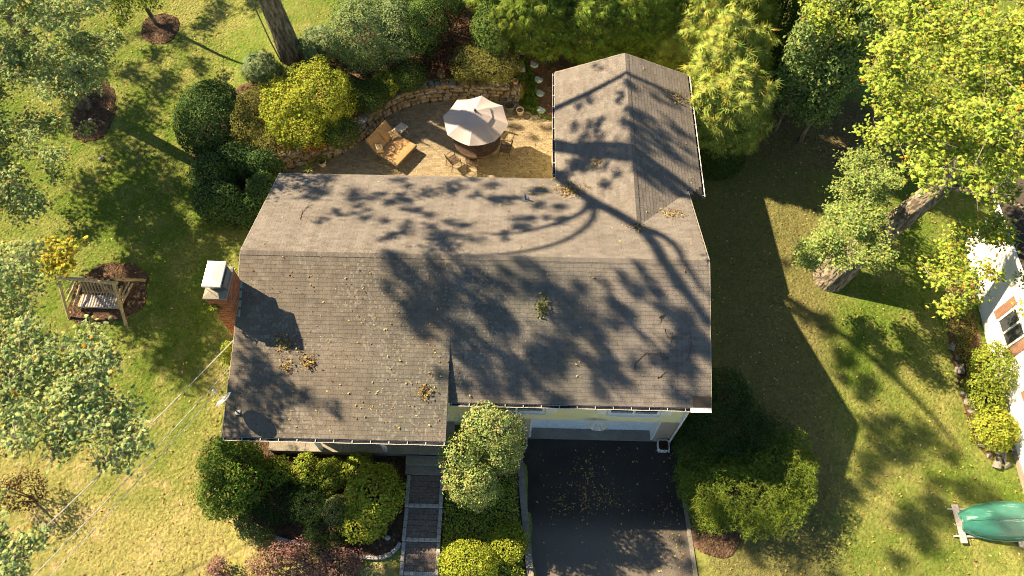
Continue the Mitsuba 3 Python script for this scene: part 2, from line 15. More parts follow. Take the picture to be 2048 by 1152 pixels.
CROWNS = {'upper_left_oak': [(-15.8,6.6,11.2,0.87),(-18.4,9.3,10.2,0.71),(-15.4,8.4,11.2,0.51),(-15.8,10.1,9.4,0.52),(-16.3,9.7,9.3,0.67),(-21.0,10.7,8.0,0.47),(-19.1,9.6,8.4,0.79),(-20.9,8.6,10.4,0.86),(-21.7,11.8,8.3,0.52),(-18.7,9.1,10.4,0.82),(-20.3,11.1,8.2,0.86),(-22.8,10.5,8.6,0.83),(-17.6,6.4,12.0,0.83),(-18.0,8.1,9.9,0.58),(-20.2,8.0,11.1,0.84),(-17.1,8.6,9.5,0.77),(-18.6,7.4,11.1,0.76),(-18.1,7.1,11.0,0.82),(-15.6,7.0,10.9,0.53),(-15.3,7.7,10.7,0.64),(-16.4,7.2,10.5,0.77),(-19.4,7.5,10.5,0.47),(-20.4,11.8,8.2,0.51),(-21.2,11.2,8.8,0.47),(-18.1,8.5,10.4,0.72),(-21.5,10.8,8.5,0.82),(-17.6,8.8,10.3,0.88),(-14.7,7.5,11.3,0.74),(-20.2,10.2,8.9,0.58),(-17.0,6.9,11.9,0.67),(-21.6,8.4,6.8,0.68),(-19.1,7.6,8.5,0.77),(-17.6,9.2,7.2,0.47),(-17.8,7.2,8.1,0.67),(-17.0,8.4,8.4,0.54),(-19.4,8.6,7.2,0.64),(-18.9,7.4,8.4,0.67),(-17.2,6.9,7.7,0.81),(-19.2,7.0,8.6,0.49),(-21.1,7.0,6.7,0.78),(-18.0,8.3,7.2,0.75),(-20.0,9.0,6.9,0.66),(-17.4,7.9,6.6,0.73),(-19.9,8.6,8.1,0.42),(-23.4,8.9,6.7,0.43),(-17.2,5.5,8.7,0.46),(-19.6,7.9,8.0,0.62),(-23.0,7.3,6.9,0.68),(-21.4,7.7,7.1,0.74),(-20.0,9.7,7.1,0.57),(-17.1,8.3,8.3,0.69),(-23.0,7.6,6.7,0.46),(-17.8,7.6,8.7,0.62),(-21.0,7.2,6.6,0.73),(-21.8,7.6,8.9,0.71),(-16.7,8.7,8.1,0.56),(-21.0,7.8,8.0,0.56),(-19.6,8.1,8.6,0.69),(-15.9,6.9,8.6,0.63),(-17.6,6.5,8.4,0.58),(-18.2,7.8,7.7,0.44),(-22.6,9.2,7.4,0.57),(-16.9,9.7,7.1,0.52),(-22.7,8.9,7.1,0.62),(-17.3,6.8,7.7,0.83),(-22.2,7.1,7.2,0.7),(-18.2,9.7,7.0,0.41),(-20.4,8.3,7.7,0.53),(-17.5,7.3,6.9,0.51),(-20.0,9.1,6.7,0.43),(-16.6,10.2,7.1,0.42),(-21.7,7.5,7.5,0.64),(-23.6,9.1,6.8,0.64),(-17.5,10.0,6.5,0.64),(-19.2,7.4,7.4,0.68),(-17.5,9.7,6.8,0.54),(-20.9,5.4,8.5,0.54),(-23.3,9.8,7.1,0.44),(-20.0,7.7,7.1,0.43),(-20.8,9.4,7.6,0.54),(-16.1,6.2,8.7,0.69),(-16.9,7.3,7.6,0.77),(-20.6,6.3,7.5,0.46),(-23.6,9.4,7.2,0.7),(-18.6,8.8,7.6,0.56),(-17.7,9.2,7.8,0.48),(-16.5,6.6,8.8,0.76),(-21.2,7.0,8.8,0.61),(-18.9,7.0,8.4,0.82),(-17.5,8.9,6.6,0.84),(-21.0,6.0,5.7,0.49),(-18.5,4.2,6.9,0.51),(-19.6,4.3,7.5,0.78),(-19.8,5.3,7.1,0.62),(-18.0,2.4,5.9,0.4),(-19.6,4.0,5.5,0.58),(-19.1,2.9,6.0,0.84),(-19.5,3.0,6.7,0.63),(-22.5,7.3,5.2,0.56),(-17.7,2.0,6.8,0.54),(-20.1,3.0,7.2,0.51),(-20.3,5.8,6.7,0.65),(-17.2,3.9,7.2,0.5),(-20.7,5.0,6.6,0.8),(-20.4,2.6,6.9,0.5),(-17.9,4.5,6.1,0.64),(-19.3,2.4,7.4,0.48),(-21.8,5.5,6.5,0.69),(-19.3,1.6,6.6,0.82),(-19.8,2.1,7.1,0.61),(-23.4,6.3,5.4,0.44),(-22.1,3.9,5.3,0.74),(-23.9,7.1,5.2,0.49),(-19.7,3.7,6.7,0.73),(-22.1,4.3,6.4,0.57),(-21.8,3.5,5.9,0.71),(-21.4,6.2,6.2,0.56),(-20.4,5.1,6.2,0.71),(-20.1,4.1,7.1,0.63),(-23.6,6.0,5.2,0.61),(-20.5,4.8,5.2,0.53),(-18.5,2.6,7.3,0.69),(-21.1,2.4,6.1,0.84),(-20.2,5.3,6.2,0.53),(-19.5,6.9,5.4,0.61),(-21.3,3.7,7.2,0.8),(-19.8,6.6,5.6,0.81),(-20.4,2.6,5.9,0.75),(-20.3,2.8,7.4,0.72),(-22.5,5.8,6.6,0.57),(-19.9,3.8,6.5,0.83),(-21.3,3.9,5.7,0.65),(-18.4,6.2,6.2,0.72),(-18.7,3.0,5.1,0.63),(-22.9,4.8,5.9,0.41),(-20.2,3.8,6.6,0.82),(-19.5,3.3,6.8,0.82),(-20.2,4.9,7.3,0.43),(-18.9,2.5,6.3,0.57),(-18.9,2.6,5.3,0.56),(-19.7,4.0,5.5,0.6),(-23.5,6.6,5.9,0.46),(-19.5,1.8,6.9,0.52),(-20.2,3.6,5.6,0.52),(-17.8,6.7,5.3,0.42),(-18.4,4.5,5.0,0.42),(-18.9,5.7,6.8,0.68),(-18.0,4.6,7.4,0.45),(-22.6,3.5,5.2,0.43),(-18.3,2.3,7.2,0.72)],'lower_left_oak': [(-14.5,-6.6,11.0,0.4),(-10.7,-5.8,11.2,0.54),(-17.0,-2.4,8.9,0.73),(-16.8,-1.5,9.2,0.38),(-13.0,-6.2,10.3,0.42),(-15.0,-5.3,10.4,0.53),(-12.6,-7.6,8.5,0.46),(-12.2,-5.9,11.2,0.57),(-16.4,-1.4,8.9,0.49),(-11.0,-6.7,11.3,0.4),(-14.4,-6.6,11.0,0.58),(-15.3,-3.0,8.3,0.38),(-11.2,-5.0,11.0,0.38),(-14.1,-3.4,11.3,0.67),(-14.4,-5.9,11.3,0.73),(-13.8,-2.4,10.7,0.4),(-14.4,-2.8,9.8,0.72),(-12.6,-6.6,11.2,0.48),(-11.9,-4.7,8.5,0.37),(-14.6,-6.6,8.9,0.54),(-12.1,-5.3,8.5,0.43),(-12.3,-6.2,8.4,0.75),(-17.9,-1.6,8.3,0.53),(-12.4,-7.2,8.6,0.63),(-16.2,-5.4,8.9,0.49),(-13.7,-6.0,10.2,0.55),(-10.4,-7.7,9.0,0.48),(-12.7,-5.2,11.4,0.4),(-11.2,-7.2,10.5,0.35),(-11.3,-5.4,10.5,0.6),(-10.1,-7.4,10.9,0.37),(-14.0,-4.3,8.4,0.43),(-11.5,-6.0,10.6,0.55),(-12.1,-6.8,9.6,0.62),(-15.7,-3.9,10.9,0.41),(-12.9,-5.1,10.8,0.54),(-10.5,-7.1,10.2,0.68),(-11.2,-7.0,11.0,0.6),(-17.7,-3.2,8.4,0.5),(-18.2,-2.0,8.0,0.52),(-14.2,-6.6,9.4,0.42),(-14.2,-4.6,9.4,0.36),(-12.4,-7.2,10.4,0.69),(-10.7,-7.4,11.0,0.72),(-11.0,-6.7,11.1,0.64),(-14.9,-2.3,9.1,0.45),(-12.1,-6.6,8.7,0.56),(-15.9,-5.7,9.3,0.41),(-16.8,-3.9,8.4,0.35),(-15.0,-6.2,10.6,0.54),(-13.0,-5.1,10.9,0.44),(-14.8,-6.9,8.2,0.56),(-14.3,-6.4,10.1,0.39),(-13.3,-4.8,9.6,0.41),(-15.9,-4.0,8.2,0.62),(-16.6,-2.7,8.3,0.47),(-14.9,-4.7,11.3,0.39),(-14.5,-3.1,10.4,0.53),(-15.2,-7.5,9.1,0.62),(-13.7,-7.2,8.2,0.44),(-14.3,-3.9,10.9,0.55),(-13.3,-5.7,11.0,0.58),(-12.8,-6.4,10.2,0.51),(-14.9,-2.0,9.5,0.7),(-14.5,-4.2,10.1,0.59),(-14.8,-5.1,10.6,0.37),(-13.8,-7.4,11.2,0.38),(-16.1,-5.8,9.0,0.61),(-11.2,-5.7,11.0,0.69),(-12.4,-7.2,8.6,0.54),(-15.0,-5.5,8.4,0.7),(-12.2,-7.6,11.3,0.73),(-11.8,-8.1,11.5,0.4),(-11.2,-6.6,9.6,0.46),(-14.3,-5.2,11.3,0.51),(-14.6,-5.9,9.5,0.6),(-13.0,-5.7,9.8,0.71),(-14.8,-5.5,8.6,0.72),(-16.4,-4.0,8.1,0.4),(-16.4,-2.3,8.2,0.39),(-9.4,-7.7,10.7,0.45),(-17.3,-2.5,8.2,0.42),(-12.9,-4.2,8.0,0.47),(-9.8,-7.8,10.6,0.64),(-17.8,-1.2,8.9,0.5),(-10.4,-6.9,10.1,0.48),(-14.0,-3.9,10.2,0.69),(-12.5,-5.4,9.0,0.64),(-14.9,-7.7,8.4,0.59),(-11.4,-6.7,9.7,0.7),(-12.9,-5.9,8.3,0.42),(-14.3,-4.8,8.3,0.65),(-14.2,-4.9,9.8,0.69),(-14.0,-5.7,10.1,0.61),(-15.1,-3.3,9.6,0.59),(-14.2,-5.1,8.7,0.39),(-14.5,-5.0,11.2,0.38),(-13.3,-6.7,10.2,0.36),(-14.4,-4.1,11.1,0.53),(-14.8,-4.9,9.7,0.41),(-11.7,-6.6,9.7,0.56),(-10.3,-8.3,10.1,0.37),(-13.2,-6.0,9.2,0.62),(-13.5,-6.1,10.1,0.62),(-12.0,-6.2,8.8,0.6),(-12.3,-10.3,10.3,0.49),(-11.4,-10.8,10.9,0.5),(-12.8,-10.8,9.8,0.47),(-12.4,-10.2,10.1,0.44),(-13.3,-10.8,9.1,0.47),(-14.3,-9.6,8.5,0.33),(-13.2,-9.9,10.4,0.54),(-13.6,-9.5,9.2,0.46),(-13.0,-9.3,9.8,0.37),(-14.0,-10.7,8.8,0.41),(-11.3,-10.4,10.7,0.38),(-12.4,-9.8,8.5,0.36),(-12.6,-10.7,8.5,0.38),(-12.2,-9.9,10.9,0.42),(-13.3,-10.7,9.1,0.41),(-13.0,-9.8,11.0,0.46),(-12.2,-10.6,10.2,0.43),(-14.1,-9.1,8.6,0.33),(-13.5,-9.8,9.7,0.35),(-12.4,-9.9,8.7,0.32),(-14.4,-9.4,8.7,0.43),(-12.8,-10.2,10.7,0.53),(-13.0,-10.7,8.8,0.54),(-11.1,-10.3,10.7,0.37)],'yellow_branch': [(-16.4,0.1,6.3,0.41),(-16.0,-0.1,6.5,0.45),(-15.1,-0.9,7.4,0.46),(-16.9,0.5,6.2,0.36),(-16.2,-0.2,6.6,0.55),(-16.2,0.1,6.6,0.5),(-15.3,-0.9,7.4,0.47),(-16.6,-0.1,6.3,0.36),(-15.8,0.0,6.5,0.36),(-15.6,-0.7,7.4,0.58),(-14.8,-0.6,8.0,0.4)],'right_oak': [(15.3,3.8,9.7,0.83),(16.0,3.9,8.8,0.8),(11.2,1.6,12.4,0.55),(10.7,2.8,13.9,0.72),(13.0,2.6,11.9,0.53),(12.1,0.5,13.9,0.7),(13.0,3.9,12.6,0.68),(13.4,1.4,11.3,0.68),(17.9,11.3,8.8,0.75),(12.5,6.0,12.9,0.76),(18.5,7.8,8.8,0.76),(10.8,1.3,12.2,0.53),(13.3,0.6,13.9,0.51),(15.6,4.4,11.5,0.55),(11.5,3.0,11.6,0.84),(14.1,3.3,11.9,0.7),(13.2,5.5,12.1,0.59),(11.9,1.4,11.9,0.64),(17.9,7.1,10.1,0.76),(13.6,2.5,13.3,0.41),(11.7,-1.1,13.3,0.49),(13.8,1.3,13.6,0.56),(12.4,0.1,13.9,0.56),(13.4,7.1,12.1,0.43),(19.9,10.5,9.1,0.86),(14.1,2.4,10.1,0.52),(17.6,3.6,9.6,0.75),(18.4,4.8,9.3,0.69),(19.2,5.3,8.9,0.5),(19.4,13.3,8.0,0.58),(14.1,6.7,8.4,0.67),(15.5,5.7,11.5,0.65),(15.2,2.6,11.8,0.67),(20.3,11.8,8.7,0.82),(16.7,2.8,10.3,0.45),(15.5,2.2,10.8,0.53),(16.3,5.6,10.8,0.73),(13.4,4.8,9.2,0.51),(12.7,2.5,13.4,0.47),(19.0,8.0,10.1,0.45),(10.2,-1.5,13.9,0.73),(13.2,6.9,9.0,0.52),(12.9,6.6,12.1,0.65),(14.8,9.3,8.9,0.45),(14.8,8.9,11.1,0.52),(14.8,4.4,13.1,0.85),(15.6,4.3,13.6,0.63),(16.8,4.3,11.2,0.52),(14.3,3.2,13.3,0.74),(15.1,6.0,8.0,0.62),(16.4,4.7,11.0,0.85),(15.1,4.2,9.8,0.72),(22.0,12.9,8.4,0.56),(17.6,5.0,9.5,0.45),(14.8,11.0,8.9,0.76),(12.1,7.0,11.7,0.46),(14.0,0.6,13.3,0.75),(17.0,7.3,10.5,0.58),(18.1,11.2,9.3,0.68),(18.6,8.9,9.5,0.58),(12.0,2.4,13.5,0.69),(12.8,5.7,11.0,0.48),(13.8,8.0,11.9,0.82),(17.4,3.9,10.3,0.67),(15.3,7.5,11.2,0.64),(10.6,2.6,13.0,0.71),(12.9,6.1,11.8,0.67),(13.1,5.0,10.4,0.7),(17.1,5.4,11.2,0.67),(17.6,8.8,9.5,0.84),(11.9,3.5,9.6,0.64),(16.1,9.3,9.1,0.86),(18.0,7.5,9.2,0.77),(10.7,3.4,12.2,0.47),(19.2,5.1,8.4,0.74),(13.9,0.1,11.0,0.44),(16.1,1.6,8.9,0.45),(15.9,5.2,10.8,0.51),(14.0,0.3,12.4,0.61),(14.5,5.5,10.8,0.56),(15.2,1.8,10.1,0.83),(18.2,8.3,11.8,0.58),(12.0,1.6,13.2,0.7),(16.1,5.0,12.8,0.59),(13.4,4.5,13.4,0.64),(12.5,3.4,11.3,0.54),(15.3,5.5,12.1,0.7),(13.2,3.0,10.3,0.77),(13.3,1.9,9.8,0.48),(12.1,5.6,13.2,0.88),(12.3,4.4,13.3,0.81),(12.7,6.2,11.0,0.46),(13.8,7.6,8.7,0.47),(13.3,3.6,13.5,0.86),(14.7,4.9,12.6,0.56),(16.0,3.8,12.2,0.76),(15.6,2.5,10.1,0.47),(20.5,10.8,8.6,0.41),(12.5,2.1,10.7,0.71),(15.0,6.3,10.4,0.42),(18.9,4.0,8.6,0.5),(14.8,2.6,12.5,0.76),(11.7,6.4,12.5,0.79),(11.9,3.9,12.4,0.54),(13.2,7.9,10.6,0.48),(15.0,1.5,13.1,0.64),(14.8,1.7,12.7,0.88),(14.4,1.7,12.5,0.66),(10.6,3.2,13.5,0.65),(14.8,3.0,10.9,0.83),(14.8,0.3,12.4,0.75),(12.8,5.6,9.6,0.5),(12.6,11.4,8.7,0.46),(11.9,9.1,9.1,0.6),(11.5,9.3,9.2,0.62),(11.1,10.3,9.4,0.73),(12.3,11.2,8.9,0.5),(12.6,10.5,8.7,0.42),(13.0,12.6,8.6,0.52),(12.4,12.9,7.6,0.55),(11.3,12.8,8.2,0.44),(12.0,12.8,8.4,0.58),(12.8,10.2,7.9,0.54),(14.2,12.8,7.7,0.49),(13.1,11.3,8.8,0.73),(12.6,12.3,8.5,0.51),(11.2,9.3,9.5,0.64),(13.1,12.7,7.9,0.54),(12.1,11.6,8.4,0.64),(11.9,11.2,8.7,0.5),(12.3,10.8,8.9,0.52),(12.7,12.3,8.5,0.57),(11.4,13.4,7.8,0.68),(10.9,11.8,8.7,0.65)],'right_oak_low': [(16.7,-2.3,8.0,0.31),(15.4,-2.8,9.2,0.49),(13.8,-2.3,8.9,0.36),(17.0,-0.9,8.6,0.36),(16.2,-1.3,9.2,0.54),(15.8,1.1,8.3,0.4),(13.4,-2.4,8.7,0.56),(13.6,-0.7,8.9,0.52),(15.5,0.6,8.2,0.46),(14.1,-1.7,9.5,0.5),(14.6,-0.1,9.2,0.38),(13.9,-0.3,9.1,0.48),(17.2,-1.3,8.5,0.55),(12.3,-2.3,10.0,0.39),(14.3,-0.2,8.4,0.45),(14.5,-0.9,7.9,0.55),(18.3,-0.6,7.3,0.4),(16.6,-0.9,7.8,0.41),(15.0,0.1,9.1,0.42),(17.3,-0.8,8.2,0.34),(13.2,-2.2,9.7,0.49),(18.8,0.3,7.2,0.4),(18.8,1.6,7.2,0.57),(14.3,0.4,7.7,0.36),(12.4,-1.4,9.3,0.32),(15.0,0.1,9.4,0.55),(17.9,-0.5,7.4,0.5),(15.5,0.2,8.5,0.42),(13.4,-1.3,8.6,0.5),(14.9,-1.0,7.6,0.45),(14.2,-1.8,7.6,0.38),(16.6,1.0,7.4,0.55),(14.8,0.5,8.2,0.54),(16.4,-2.6,8.9,0.53)],'young_maple': [(13.0,3.5,5.6,0.53),(13.1,3.9,6.8,0.46),(12.3,2.1,6.3,0.46),(12.5,2.8,6.1,0.35),(13.3,2.6,5.9,0.39),(13.2,2.6,5.5,0.53),(14.4,4.7,5.7,0.49),(14.2,4.2,6.2,0.43),(12.8,2.5,5.8,0.49),(12.9,4.0,6.7,0.34),(13.9,4.3,5.7,0.41),(13.7,3.9,6.2,0.35),(13.5,3.6,6.0,0.49),(13.3,2.8,6.0,0.4),(14.5,6.9,4.2,0.39),(11.5,2.1,4.1,0.58),(15.2,6.6,3.5,0.45),(14.3,3.3,3.4,0.42),(14.3,5.9,5.2,0.65),(11.9,1.0,5.6,0.49),(12.9,3.9,5.0,0.61),(11.3,1.6,5.9,0.49),(13.9,2.4,4.1,0.53),(10.9,1.6,4.8,0.46),(14.8,5.4,3.6,0.43),(13.8,3.3,4.6,0.3),(11.1,1.5,5.8,0.56),(11.9,2.3,5.1,0.52),(13.9,3.8,4.7,0.4),(15.3,8.0,3.5,0.54),(13.7,6.3,4.7,0.67),(13.7,3.4,3.9,0.36),(13.6,5.4,4.9,0.58),(12.8,4.6,5.7,0.38),(13.0,4.3,3.8,0.65),(12.8,4.5,5.3,0.31),(14.5,2.5,3.9,0.47),(13.2,1.2,5.8,0.47),(13.6,4.2,3.7,0.43),(13.8,3.0,3.6,0.43),(13.0,4.6,5.8,0.46),(14.2,5.1,3.6,0.49),(12.5,2.4,5.8,0.63),(13.6,3.3,4.7,0.5),(13.9,4.9,4.5,0.62),(11.7,2.1,5.5,0.62),(11.1,1.8,5.4,0.45),(13.3,4.6,4.7,0.4),(11.0,1.9,4.4,0.54),(12.6,2.7,5.7,0.36),(15.5,6.9,3.4,0.41),(12.4,2.1,4.8,0.67),(12.8,3.2,5.1,0.49),(10.6,1.8,5.4,0.33),(13.8,3.8,4.0,0.33),(14.0,4.8,4.6,0.4),(13.2,3.9,4.4,0.66),(13.5,5.6,5.7,0.59),(12.4,0.9,6.0,0.4),(14.4,3.9,4.2,0.39),(13.4,2.0,5.7,0.43),(12.9,4.5,5.8,0.4),(11.8,2.5,4.8,0.38),(11.3,2.2,3.8,0.49),(13.4,4.5,5.2,0.44),(13.4,1.8,4.6,0.55),(13.6,4.2,3.7,0.31),(11.8,1.3,5.3,0.44),(13.2,5.2,5.8,0.36),(12.9,1.0,5.7,0.56),(13.2,5.5,6.0,0.42),(14.3,6.1,3.5,0.44),(13.4,2.8,4.4,0.34),(13.3,3.6,4.6,0.67),(13.0,5.0,3.3,0.35),(13.1,4.2,4.0,0.63),(14.7,5.8,3.3,0.3),(13.5,5.5,4.0,0.66)],'slim_tree': [(-15.9,14.8,5.9,0.46),(-18.0,12.7,7.0,0.48),(-17.4,12.1,6.2,0.63),(-16.1,13.6,6.9,0.51),(-14.3,12.9,7.5,0.48),(-17.7,13.1,6.3,0.66),(-16.5,12.4,8.0,0.42),(-18.5,13.8,6.3,0.62),(-15.8,13.0,7.6,0.68),(-18.9,15.1,5.8,0.6),(-17.9,13.2,7.3,0.43),(-16.8,11.8,7.6,0.72),(-16.3,15.4,5.8,0.53),(-16.9,13.8,5.8,0.66),(-15.0,14.9,6.2,0.66),(-14.4,13.0,7.6,0.62)]}
LIMBS = [[(-12.7,11.8,18.5),(-11.8,10.5,19.4),(-11.0,9.5,20.3),(-11.0,8.4,21.4),(-11.0,7.5,21.9),(-10.8,6.6,22.1)],[(-11.0,9.5,20.3),(-10.6,9.1,21.1),(-10.8,8.2,22.1),(-10.9,7.6,22.4)],[(-12.3,11.2,18.9),(-12.0,9.9,19.6),(-12.9,9.0,20.3),(-14.4,8.4,21.0),(-16.5,8.0,21.5),(-18.6,8.1,21.8)],[(-11.9,10.7,19.0),(-12.0,10.2,19.2),(-13.5,9.2,19.8),(-15.1,8.9,20.4),(-16.5,8.8,20.4)]]
RIGHTB = [(-6.93,10.9,19.19,0.28),(-7.7,10.86,18.72,0.31),(-3.54,9.26,17.25,0.3),(-3.67,8.53,15.92,0.26),(-2.73,8.64,15.5,0.29),(-2.03,7.83,15.59,0.29),(-5.59,9.68,19.9,0.36),(-5.82,9.83,20.22,0.33),(-2.49,6.57,16.04,0.37),(-1.95,7.36,16.59,0.43),(-7.87,10.72,20.18,0.26),(-8.14,10.81,19.58,0.2),(-7.95,10.05,20.31,0.33),(-7.63,9.87,20.0,0.26),(-4.67,8.04,17.43,0.32),(-4.66,7.35,17.27,0.32),(-4.34,6.08,17.92,0.45),(-4.85,7.1,17.98,0.4),(-1.43,4.55,15.87,0.43),(-1.26,4.81,15.51,0.42),(-1.49,3.9,16.02,0.44),(-6.62,3.66,20.21,0.52),(-6.09,4.17,18.43,0.4),(-4.72,3.8,19.16,0.39),(-4.74,2.48,18.04,0.4),(-5.19,3.08,16.74,0.36),(-4.98,2.76,16.97,0.27),(-1.01,3.06,17.04,0.35),(-1.37,3.13,16.52,0.36),(-7.31,2.28,19.99,0.43),(-7.8,0.75,19.69,0.5),(-3.22,6.9,16.77,0.47),(-3.91,7.99,16.96,0.42),(-1.91,3.69,16.0,0.5),(-2.63,4.86,15.89,0.52),(-6.1,10.5,19.86,0.42),(-6.58,10.16,19.82,0.38),(-1.28,3.44,17.3,0.48),(-2.84,4.36,16.34,0.66),(-1.57,4.97,16.79,0.65),(-1.44,4.73,16.36,0.44),(-5.8,4.75,18.57,0.48),(-5.32,4.69,17.94,0.53),(-3.5,3.06,18.28,0.73),(-1.73,4.75,17.58,0.48),(-1.71,3.61,18.43,0.7),(-4.57,2.62,18.28,0.74),(-3.88,1.85,17.94,0.58),(-7.14,0.56,19.28,0.66),(-0.8,1.98,18.33,0.67),(0.63,3.55,18.39,0.46),(-10.81,1.95,19.74,0.51),(-10.31,1.89,20.44,0.37),(-10.48,1.67,18.1,0.39),(-10.47,1.34,18.02,0.43),(-12.98,2.56,18.63,0.49),(-13.64,1.32,18.57,0.43),(-16.23,3.32,20.61,0.32)]
